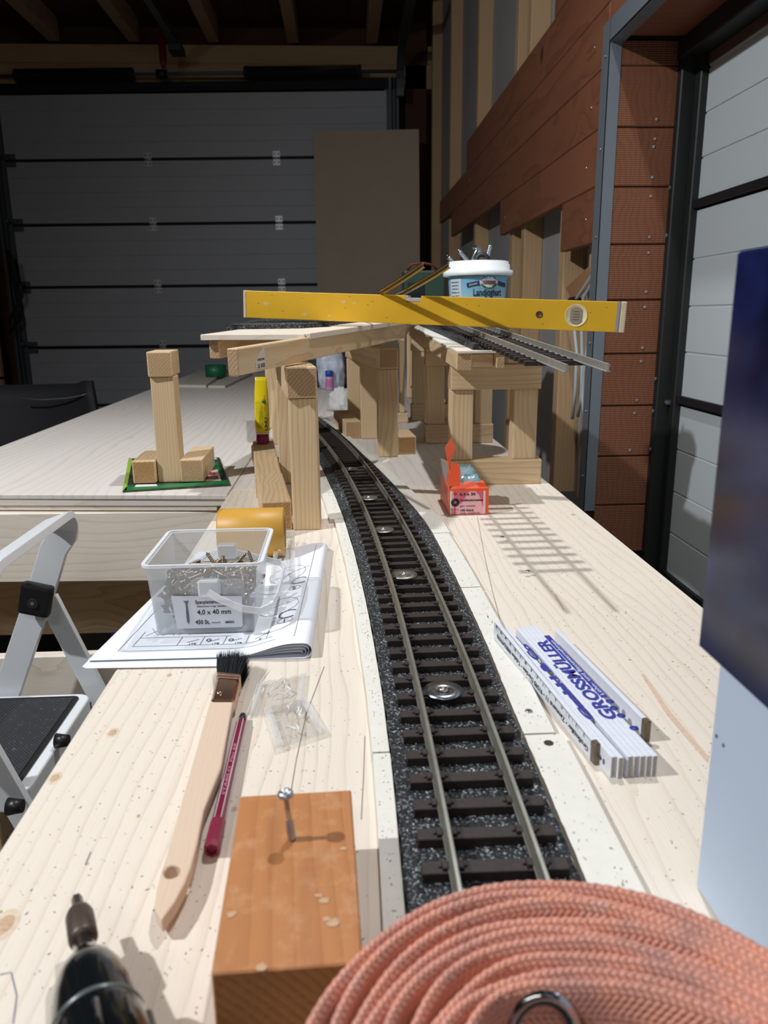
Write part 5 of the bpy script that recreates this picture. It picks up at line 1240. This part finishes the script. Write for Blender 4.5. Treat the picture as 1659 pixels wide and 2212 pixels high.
# ---- small things behind the middle trestle
bt_ = atz(712, 843, 0); bo = thing('small_bottle', 'small translucent pink bottle with a blue cap behind the nearest trestle', 'bottle', bt_); mB = Matrix.Translation(bt_)
MB().lathe([(0, 0), (.0150, 0), (.0165, .004), (.0165, .052), (.014, .058), (0, .058)], 20).build('bottle_body', plain('bottle_pink', srgb(196, 160, 190), .25), bo, mB)
MB().lathe([(.0168, .015), (.0168, .045)], 20).build('label', plain('label_lilac', srgb(200, 120, 170), .4), bo, mB)
MB().lathe([(0, .058), (.0165, .058), (.0168, .078), (.013, .082), (0, .082)], 20).build('cap', plain('cap_blue', srgb(20, 84, 170), .35), bo, mB)
def lump(name, c, r, mat, lab, cat, seed, grp=None, n=18, amp=.3):
    rg = random.Random(seed); ph = [(Vector((rg.uniform(-1, 1), rg.uniform(-1, 1), rg.uniform(-1, 1))).normalized(), rg.uniform(4, 11), rg.uniform(0, 6)) for _ in range(9)]
    vs = []; fs = []
    for i in range(n+1):
        for j in range(2*n):
            th2 = pi*i/n; a = pi*j/n; d = Vector((sin(th2)*cos(a), sin(th2)*sin(a), cos(th2)))
            k = 1+amp*sum(abs(sin(d.dot(v)*f+p)) - .5 for v, f, p in ph)/3
            z_ = max(0.0006-c[2], d.z*r[2]*k); vs.append((d.x*r[0]*k, d.y*r[1]*k, z_))
    N = 2*n
    fs = [(i*N+j, i*N+(j+1) % N, (i+1)*N+(j+1) % N, (i+1)*N+j) for i in range(n) for j in range(N)]
    return tag(MB().add(vs, fs, 0, True).build(name, mat, None, Matrix.Translation(c), weld=False), lab, cat, grp)
lump('plastic_bag', (-0.010, 2.52, .030), (.036, .035, .040), clearplastic('frosted_film', .45, (.86, .86, .84, 1), .3, 120, .003), 'frosted crumpled bag beside the far end of the curved track', 'plastic bag', 3)
lump('snack_bag', (-0.055, 3.30, .085), (.050, .03, .10), plain('bag_white', srgb(200, 208, 224), .3, 0, .3, 30, .004), 'crumpled white packet behind the small pink bottle', 'packet', 5)
lump('snack_bag', (0.0, 3.36, .10), (.034, .03, .10), plain('bag_purple', srgb(84, 34, 84), .3, 0, .6, 30, .004), 'crumpled purple packet right behind the white packet', 'packet', 6)
tag(abox('storage_box', (-0.20, 3.4, .0005), (-0.07, 3.5, .11), plain('box_dark', srgb(60, 62, 66), .5), None, .003), 'dark storage box at the back, left of the white packet', 'box')
# =================================================================== FOREGROUND
# ---- white carton with a glossy dark blue lid
cn = thing('carton', 'tall white carton with a glossy dark blue upper half at the right edge', 'carton', (0.30, 0.2, 0))
wc = plain('carton_white', srgb(190, 206, 226), 0.45, 0, .02, 4)
abox('carton_body', (0.1835, 0.08, 0.0005), (0.42, 0.3430, 0.150), wc, cn, .001)
bl = NT('carton_blue'); co = bl.coord(False); nb = bl.noise(co, 14, 3, .6)
blm = bl.fin(bl.ramp(nb, [(0.35, srgb(12, 14, 42)), (0.55, srgb(26, 34, 78)), (0.75, srgb(50, 58, 96))]), .16, 0, .5)
abox('carton_lid', (0.1800, 0.06, 0.1320), (0.425, 0.3600, 0.3270), blm, cn, .0015)
for x, y in ((1548, 1590), (1563, 1610)): p = atX(x, y, .1834); MB().lathe([(0, .0001), (.0010, .0001), (.0010, 0)], 8, frame(p-Vector((.0002, 0, 0)), (0, -1, 0), (0, .3, 1))).build('speck', ink, cn)
# ---- cordless drill
dr = thing('cordless_drill', 'black cordless drill lying at the lower left, its steel bit holder pointing away', 'drill', (-.13, .2, 0))
tp = atz(166, 1940, .0250); s2 = atz(170, 1966, .0265); s3 = atz(180, 2034, .0300); s4 = atz(186, 2062, .0320); ax_ = (s4-tp).normalized()
MB().cyl(tp, s2+ax_*.004, .0026, .0030, n=6, smooth=False).build('bit', plain('bit_steel', srgb(120, 112, 106), .35, .8), dr)
Bx = basis(ax_).to_4x4() @ Matrix.Rotation(pi/2, 4, 'Y'); Bx.translation = s2
LL = (s3-s2).length
MB().lathe([(0, 0), (.0032, 0), (.0055, .0025), (.0064, .006), (.0064, LL*.92), (.0056, LL), (0, LL)], 28).build('bit_sleeve', plain('sleeve_brown', srgb(92, 78, 70), .45, .5, .1, 500), dr, Bx)
MB().cyl(s3-ax_*.002, s4+ax_*.016, .0048, .0048, n=24).build('shank', plain('chrome', (.7, .7, .72, 1), .15, 1), dr)
Bc = Bx.copy(); Bc.translation = s4+ax_*.0075
MB().lathe([(.0048, 0), (.0085, .0002), (.0112, .004), (.0138, .012), (.0156, .024), (.0168, .036), (.0172, .0400)], 48).build('chuck_nose', plain('gloss_black', srgb(16, 20, 22), .12), dr, Bc)
MB().lathe([(.0172, .0401), (.0178, .0406), (.0178, .0418), (.0172, .0424)], 48).build('chuck_ring', plain('ring_grey', srgb(96, 104, 102), .3, .3), dr, Bc)
m = MB().lathe([(.0174, .0425), (.0185, .047), (.0200, .082), (.0195, .084), (0, .084)], 48)
for k in range(10): an = 2*pi*k/10; m.cyl((.0183*cos(an), .0183*sin(an), .050), (.0198*cos(an), .0198*sin(an), .080), .0016, n=6)
m.build('chuck_sleeve', plain('gloss_black', srgb(16, 20, 22), .12), dr, Bc)
MB().lathe([(.018, .0845), (.028, .088), (.031, .11), (.031, .19), (.026, .205), (0, .207)], 40).build('motor_housing', plain('housing_dark', srgb(30, 44, 48), .5), dr, Bc)
# ---- rolled ratchet strap
sp = thing('lashing_strap', 'rolled salmon orange woven lashing strap in the lower right foreground', 'strap', (.075, .17, 0))
st_m = NT('strap_webbing'); uvn = st_m.new('ShaderNodeUVMap'); uvn.uv_map = 'UVMap'; us = st_m.new('ShaderNodeSeparateXYZ'); st_m.set(us.inputs[0], uvn.outputs[0])
U, V = us.outputs[0], us.outputs[1]          # metres along, metres across
tri = st_m.math('ABSOLUTE', st_m.math('SUBTRACT', st_m.math('FRACT', st_m.math('MULTIPLY', V, 62)), .5))
h1 = st_m.math('SINE', st_m.math('MULTIPLY', st_m.math('ADD', U, st_m.math('MULTIPLY', tri, .0105)), 2*pi/.0030))
h2 = st_m.math('SINE', st_m.math('MULTIPLY', V, 2*pi/.0026))
hh = st_m.math('ADD', h1, st_m.math('MULTIPLY', h2, .5))
co = st_m.coord(False); nz = st_m.noise(co, 45, 3, .6); nf = st_m.noise(co, 1500, 3, .7)
c1 = st_m.ramp(nz, [(.3, srgb(206, 156, 144)), (.5, srgb(234, 168, 148)), (.62, srgb(244, 170, 144)), (.75, srgb(226, 182, 172))])
c2 = st_m.mix(st_m.math('MULTIPLY', st_m.math('SUBTRACT', .3, hh), .22, None, True), c1, srgb(170, 92, 76))
c3 = st_m.mix(st_m.math('MULTIPLY', st_m.math('SUBTRACT', nf, .6), 2.5, None, True), c2, srgb(238, 206, 196))
st_m.bump(st_m.math('ADD', hh, st_m.math('MULTIPLY', nf, 1.2)), .0006, .8)
stm = st_m.fin(c3, .85, 0, .2)
def strap():
    W_ = 0.034; TH = .0029; turns = 9; vs = []; fs = []; uv = []
    ds = .0016; th = radians(-60); pts = []
    def lerp4(phi, a0, a90, a180, a270):
        k = (phi % (2*pi))/(pi/2); i = int(k); f = k-i; f = f*f*(3-2*f); a = [a0, a90, a180, a270, a0]; return a[i]*(1-f)+a[i+1]*f
    phi = 0.0; s = 0
    prev = None
    while phi < turns*2*pi:
        t_ = phi/(2*pi); f = phi + radians(-40)
        R = lerp4(f, .108, .1150, .101, .115) - t_*lerp4(f, .0026, .0060, .0064, .0045)
        R += .0010*sin(3*f+t_*1.7)*min(1, t_) + .0007*sin(7*f+t_*2.3)
        lean = lerp4(f, .016, .006, .004, .004)*(1-.04*t_)
        ztop_ = .0600 - .0007*t_ + .0014*sin(2*f+t_*2.1)*.8 + .0006*sin(5.3*f+t_)
        C = Vector((.0725+.000*t_, .1700, 0)); d = Vector((cos(f), sin(f), 0))
        pt_ = C+d*R; pb = C+d*(R-lean)
        pts.append((pt_+Vector((0, 0, ztop_)), pb+Vector((0, 0, max(.0012, ztop_-W_))), d, s))
        phi += ds/R; s += ds
    n = len(pts); K = 7
    for i, (a, b, d, s) in enumerate(pts):
        wv = sin(2*pi*s/.0048)
        for k in range(K):  # outer face going up
            u = k/(K-1); p = b.lerp(a, u)+d*TH/2; 
            if k == K-1: p += Vector((0, 0, .0004*wv))-d*.0004
            vs.append(p); uv.append((s, u*W_))
        vs.append(a.lerp(a, 1)+Vector((0, 0, -.0002+.0003*wv))); uv.append((s, W_+.0012))
        for k in range(K):
            u = 1-k/(K-1); p = b.lerp(a, u)-d*TH/2
            if k == 0: p += Vector((0, 0, -.0003*wv))+d*.0004
            vs.append(p); uv.append((s, u*W_+.0024))
    Wn = 2*K+1
    for i in range(n-1):
        for j in range(Wn): j2 = (j+1) % Wn; fs.append((i*Wn+j, i*Wn+j2, (i+1)*Wn+j2, (i+1)*Wn+j))
    fs += [tuple(range(Wn)), tuple(range((n-1)*Wn, n*Wn))]
    c = Vector((.0725, .17, 0)); me = bpy.data.meshes.new('webbing'); me.from_pydata([tuple(v-c) for v in vs], [], fs)
    ul = me.uv_layers.new(name='UVMap')
    for l in me.loops: ul.data[l.index].uv = uv[l.vertex_index]
    me.polygons.foreach_set('use_smooth', [True]*len(me.polygons)); me.materials.append(stm)
    o = bpy.data.objects.new('webbing', me); COL.objects.link(o); o.matrix_world = Matrix.Translation(c); attach(o, sp)
strap()
rc_ = atz(1172, 2215, .040)
pts = [(rc_.x+.0125*cos(a), rc_.y+.004*sin(a), rc_.z-.004+.014*sin(a)) for a in [i*pi/12 for i in range(25)]]
MB().tube(pts, .0034, 14, caps=False).build('steel_ring', plain('chrome_dark', (.45, .45, .46, 1), .14, 1), sp)
tag(MB().tube([(rc_.x+.013, rc_.y+.002, rc_.z), (rc_.x+.017, rc_.y-.005, rc_.z-.01), (rc_.x+.02, rc_.y-.02, .003)], .0030, 10).build('hook_shank', plain('brass_dark', (.35, .28, .16, 1), .3, 1), sp), 'brass coloured hook shank')
# =================================================================== LEFT OF THE BENCH
# ---- folding step stool
ss = thing('step_stool', 'white folding step stool with black ribbed treads and a hoop handle, left of bench', 'step stool', (-.6, 1.0, FZ))
zp = -0.300
FR_ = atz(200, 1497, zp); NR = atz(38, 1712, zp)
xr, yf, yn = FR_.x, FR_.y, NR.y
def rounded(x0, x1, y0, y1, r, n=5):
    pts = []
    for cx2, cy2, a0 in ((x1-r, y0+r, -pi/2), (x1-r, y1-r, 0), (x0+r, y1-r, pi/2), (x0+r, y0+r, pi)):
        for k in range(n+1): a = a0+k*pi/2/n; pts.append((cx2+r*cos(a), cy2+r*sin(a)))
    return pts
lac = white_paint
rib = NT('tread_rubber'); co = rib.coord(False); sp2 = rib.new('ShaderNodeSeparateXYZ'); rib.set(sp2.inputs[0], co)
rib.bump(rib.math('SINE', rib.math('MULTIPLY', rib.math('ADD', sp2.outputs[0], sp2.outputs[1]), 2*pi/.0058)), .0012, 1.0); spk = rib.noise(co, 160, 4, .8)
ribm = rib.fin(rib.ramp(spk, [(.60, srgb(56, 58, 63)), (.72, srgb(150, 152, 154))]), .6)
def tread(nm, x0, x1, y0, y1, z):
    fr3 = MB().prism(rounded(x0, x1, y0, y1, .022), z-.028, z).build(nm, lac, ss, None, .004, 3)
    MB().prism(rounded(x0+.02, x1-.016, y0+.016, y1-.012, .01), z+.0002, z+.0022).build('tread_mat', plain('mat_edge', srgb(22, 22, 24), .6), fr3)
    MB().prism(rounded(x0+.026, x1-.024, y0+.024, y1-.020, .004), z+.0023, z+.0034).build('tread_ribs', ribm, fr3)
tread('platform', xr-.42, xr, yn-.003, yf, zp)
tread('lower_step', xr-.40, xr+.02, yn-.21, yn+.01, zp-.23)
def bar(nm, pts, wd_, thk, ups=None, mat=lac, par=ss): return MB().sweep(pts, [(-wd_/2, -thk/2), (wd_/2, -thk/2), (wd_/2, thk/2), (-wd_/2, thk/2)], ups).build(nm, mat, par, None, .002, 2)
Yf = yf+.012
top = atY(118, 1112, Yf); j = atY(88, 1283, Yf); lo_ = atY(18, 1490, Yf)
fd = (lo_-j).normalized(); kfloor = (FZ-lo_.z)/fd.z; foot1 = lo_+fd*kfloor
nrmf = Vector((0, -1, 0))
# hoop: up from the rear leg, round the corner and along towards the camera
top_x = top.x+.004
def hoop(Ys, sgn):
    return [Vector((foot1.x, Ys, FZ+.01)), Vector((lo_.x, Ys, lo_.z)), Vector((j.x, Ys, j.z)), Vector((j.x+.030, Ys, j.z+.075)), Vector((top_x+.008, Ys, top.z-.030))]
Yn2 = yn-.012
side_a = hoop(Yf, 1); side_b = hoop(Yn2, -1)
arc = []
for k in range(1, 9): a = k*pi/16; arc.append(Vector((top_x+.008+.004*sin(a), Yf-.030*(1-cos(a)), top.z-.030+.030*sin(a))))
arc2 = [Vector((v.x, Yn2+(Yf-v.y), v.z)) for v in reversed(arc)]
path = side_a+arc+arc2+list(reversed(side_b))
xo = Vector((1, 0, 0.35)).normalized()
ups_ = [xo]*len(path)
bar('handle_hoop', path, .012, .042, ups_)
rgt_leg = atY(205, 1500, Yf+.004); fd2 = (rgt_leg-j).normalized(); foot2 = j+fd2*((FZ+.01-j.z)/fd2.z)
for Ys in (Yf+.010, Yn2-.010):
    a = Vector((j.x+.006, Ys, j.z-.01)); b = Vector((foot2.x, Ys, foot2.z)); bar('leg', [a, b], .012, .033, [Vector((1, 0, .5))]*2)
    MB().box((-.024, -.010, -.026), (.024, .010, .026)).build('hinge_block', blackpl, ss, Matrix.Translation((j.x+.002, Ys-.034, j.z)) @ Matrix.Rotation(radians(14), 4, 'Y'), .006, 2)
    MB().cyl((j.x, Ys-.043, j.z-.003), (j.x, Ys-.046, j.z-.003), .008, n=20).cyl((j.x, Ys-.046, j.z-.003), (j.x, Ys-.047, j.z-.003), .003, n=12, mi=1).build('hinge_bolt', [plain('bolt_dark', srgb(70, 72, 74), .3, .6), zinc], ss)
bar('front_leg', [Vector((xr-.08, yn-.03, zp-.02)), Vector((xr+.075, yn-.19, FZ+.01))], .012, .030, [Vector((1, 0, .5))]*2)
bar('front_leg', [Vector((xr-.36, yn-.03, zp-.02)), Vector((xr-.46, yn-.19, FZ+.01))], .012, .030, [Vector((1, 0, .5))]*2)
for (x, y) in ((130, 1600), (28, 1742)):
    p = atX(x, y, xr+.006); MB().cyl(p-Vector((.006, 0, 0)), p+Vector((.012, 0, 0)), .011, .008, n=16).build('pivot_knob', blackpl, ss)
MB().tube([Vector((xr-.01, yf+.006, zp-.02)), Vector((xr+.002, yf-.05, zp-.10)), Vector((xr, yf-.12, zp-.2))], .004, 6).build('strut', plain('bolt_dark', srgb(70, 72, 74), .3, .6), ss)
# ---- chair and bags far left
ch = thing('folding_chair', 'black fabric chair turned away, at the far left behind the wide table', 'chair', (-1.45, 3.6, FZ))
blk = plain('fabric_black', srgb(24, 24, 28), .7)
c0 = atY(0, 832, 3.45); c1 = atY(215, 825, 3.45); c2 = atY(243, 905, 3.30)
m = MB(); n = 20; vs = []
for i in range(n+1):
    u = i/n
    for j_ in range(9):
        v = j_/8; x = -1.78+u*(c1.x+1.78) + .03*v; y = 3.47+.10*(2*u-1)**2*-1+.06*v*0; z = c1.z+.002-(c1.z+.55)*v - .012*sin(pi*u)+.010*(u > .93)
        vs.append((x+.05*v*u, y-.10*v, z))
m.add(vs, [(i*9+j_, (i+1)*9+j_, (i+1)*9+j_+1, i*9+j_+1) for i in range(n) for j_ in range(8)], 0, True)
o = m.build('backrest', blk, ch, weld=False); md = o.modifiers.new('thickness', 'SOLIDIFY'); md.thickness = .02
MB().tube([atY(x, y, 3.36) for x, y in ((45, 861), (90, 864), (140, 861), (175, 855), (200, 847))], .004, 6).build('seam', plain('seam_grey', srgb(78, 80, 88), .35), ch)
abox('seat', (-1.78, 3.40, -.56), (-1.10, 3.85, -.52), blk, ch, .01)
for x in (-1.74, -1.14):
    for y in (3.44, 3.82): MB().cyl((x, y, FZ), (x, y, -.56), .012, n=10).build('leg', blackpl, ch)
lump('sports_bag', (-2.20, 4.2, -.13), (.42, .2, .20), plain('bag_grey', srgb(76, 74, 88), .6, 0, .1, 10), 'grey purple soft bag behind the black chair at the left edge', 'bag', 12, amp=.08)
lump('work_jacket', (-1.42, 2.55, -.30), (.26, .2, .20), plain('jacket_khaki', srgb(84, 76, 62), .8, 0, .3, 12), 'khaki crumpled jacket at the left edge, in front of the black chair', 'jacket', 14, amp=.2)
lump('rag', (-1.30, 2.05, -.30), (.22, .12, .16), plain('rag_white', srgb(150, 152, 168), .8, 0, .5, 25), 'grey white rag below the khaki jacket at the left edge', 'rag', 15, amp=.25)
# crates that carry those soft things
tag(abox('crate', (-1.75, 1.9, FZ), (-1.1, 2.8, -.44), plain('crate_dark', srgb(46, 40, 36), .7), None, .005), 'low dark crate under the khaki jacket and the rag', 'crate')
tag(abox('crate', (-2.6, 4.0, FZ), (-1.8, 4.45, -.32), plain('crate_dark', srgb(46, 40, 36), .7), None, .005), 'dark crate under the grey purple bag', 'crate')
tubp = atz(215, 1412, -.80); m = MB().lathe([(0, 0), (.12, 0), (.15, .22), (.155, .22), (.155, .23), (.145, .23), (.118, .006), (0, .006)], 32)
tag(m.build('basin', plain('basin_blue', srgb(26, 40, 130), .4), None, Matrix.Translation((tubp.x+.19, tubp.y+.05, FZ))), 'blue plastic basin on the floor behind the sheets of paper', 'basin')
pts = [(tubp.x-.10+.16*cos(a), tubp.y-.1+.16*sin(a), FZ+.012) for a in [i*2*pi/30 for i in range(29)]]
tag(MB().tube(pts, .006, 6).build('cable', blackpl), 'black cable ring on the floor beside the blue basin', 'cable')
# ---- cables on the left wall and the right wall
for nm, pp_l, lab in (('cable', [(18, 540), (30, 640), (44, 690), (20, 720), (22, 690), (48, 640), (34, 560)], 'black cable loop hanging left of the far garage door'),):
    tag(MB().tube([atY(x, y, 6.85) for x, y in pp_l], .014, 6).build(nm, blackpl), lab, 'cable')
cg = plain('conduit_grey', srgb(176, 186, 190), .4)
wires = [([(1296, 560), (1276, 600), (1250, 640), (1238, 652), (1240, 700), (1246, 760), (1243, 840), (1236, 905)], 'leftmost grey cable hanging beside the metal corner trim'),
         ([(1297, 575), (1280, 612), (1262, 640), (1256, 700), (1258, 780), (1256, 850), (1248, 900)], 'middle grey cable beside the metal corner trim'),
         ([(1272, 740), (1262, 800), (1258, 860), (1262, 900)], 'short grey cable end nearest to the metal corner trim')]
for pts, lab in wires: tag(MB().tube([atX(x, y, .712) for x, y in pts], .0055, 8).build('cable', cg), lab, 'cable', 'grey cables by the corner trim')
MB().cyl(atX(1234, 650, .715), atX(1248, 648, .715), .012, n=12).build('cable_clip', blackpl, w_r)
cq = [atX(x, y, .7105) for x, y in ((1272, 575), (1282, 610), (1235, 650), (1222, 622))]
m = MB(); m.add(cq+[p+Vector((.003, 0, 0)) for p in cq], [(0, 1, 2, 3), (7, 6, 5, 4)]+[(i, (i+1) % 4, 4+(i+1) % 4, 4+i) for i in range(4)]); tag(m.build('cardboard_scrap', plain('cardboard', srgb(150, 112, 78), .8)), 'brown cardboard scrap tucked behind the grey cables', 'cardboard')
# ---- tall board leaning against the far door
bp = thing('chipboard_sheet', 'tall light brown board standing upright in front of the far garage door', 'board', (.22, 6.5, FZ))
m = MB(); a = atY(677, 284, 6.60); b = atY(904, 281, 6.60)
vs = [(a.x, 6.35, FZ), (b.x, 6.32, FZ), (b.x, 6.36, FZ), (a.x, 6.39, FZ), (a.x, 6.60, a.z), (b.x, 6.57, b.z), (b.x, 6.61, b.z), (a.x, 6.64, a.z)]
m.add(vs, [(0, 3, 2, 1), (4, 5, 6, 7), (0, 1, 5, 4), (1, 2, 6, 5), (2, 3, 7, 6), (3, 0, 4, 7)]); m.build('board_face', plain('mdf', srgb(200, 182, 160), .7, 0, .03, 8), bp)
# =================================================================== SAWDUST AND WOOD SPECKS
def flakes(name, n, region, size, mat, seed, zf):
    rg = random.Random(seed); m = MB()
    for _ in range(n):
        p = region(rg)
        if p is None: continue
        z = zf(p); s = rg.uniform(*size); a = rg.uniform(0, pi); e = rg.uniform(.4, 1.8)
        d = Vector((cos(a), sin(a), 0)); q = Vector((-sin(a), cos(a), 0)); c = Vector((p[0], p[1], z))
        vs = [c-d*s*e, c+q*s*.5, c+d*s*e, c-q*s*.5, c+Vector((0, 0, s*.5))]
        m.add(vs, [(0, 1, 4), (1, 2, 4), (2, 3, 4), (3, 0, 4)])
    o = m.build(name, mat, None, weld=False); o['kind'] = 'stuff'; return o
def reg_bench(rg):
    y = .22+2.0*rg.random()**1.7; x = rg.uniform(XL+.004, XR-.004); o_ = x-cxr(y)
    if bedL(y)-.02 < o_ < bedR(y)+.035: return None
    if -.235 < x < -.02 and .63 < y < .99: return None
    return (x, y)
def reg_bed(rg):
    y = .25+1.1*rg.random()**1.4; o_ = rg.uniform(bedL(y)+.003, bedR(y)-.003); p = cpt(y, o_, 0); return (p.x, p.y)
def reg_strip(rg):
    y = .25+1.2*rg.random(); o_ = rg.choice((rg.uniform(bedL(y)-.011, bedL(y)-.003), rg.uniform(bedR(y)+.006, bedR(y)+.028))); p = cpt(y, o_, 0); return (p.x, p.y)
dkf = plain('speck_dark', srgb(120, 92, 66), .8, 0, .5, 900); ltf = plain('speck_light', srgb(232, 210, 176), .8)
tag(flakes('sawdust', 5200, reg_bench, (.0003, .0009), dkf, 1, lambda p: .0001), 'fine brown wood specks scattered over the bench boards', 'sawdust')
tag(flakes('sawdust', 1800, reg_bench, (.0004, .0011), ltf, 2, lambda p: .0001), 'pale wood shavings scattered over the bench boards', 'sawdust')
tag(flakes('sawdust', 3400, reg_bed, (.0004, .0011), plain('speck_white', srgb(196, 204, 200), .7), 3, lambda p: .0106), 'whitish dust specks on the black granulate between the rails', 'sawdust')
tag(flakes('sawdust', 900, reg_strip, (.0003, .0008), dkf, 4, lambda p: .0066), 'wood specks on the white edging strips', 'sawdust')
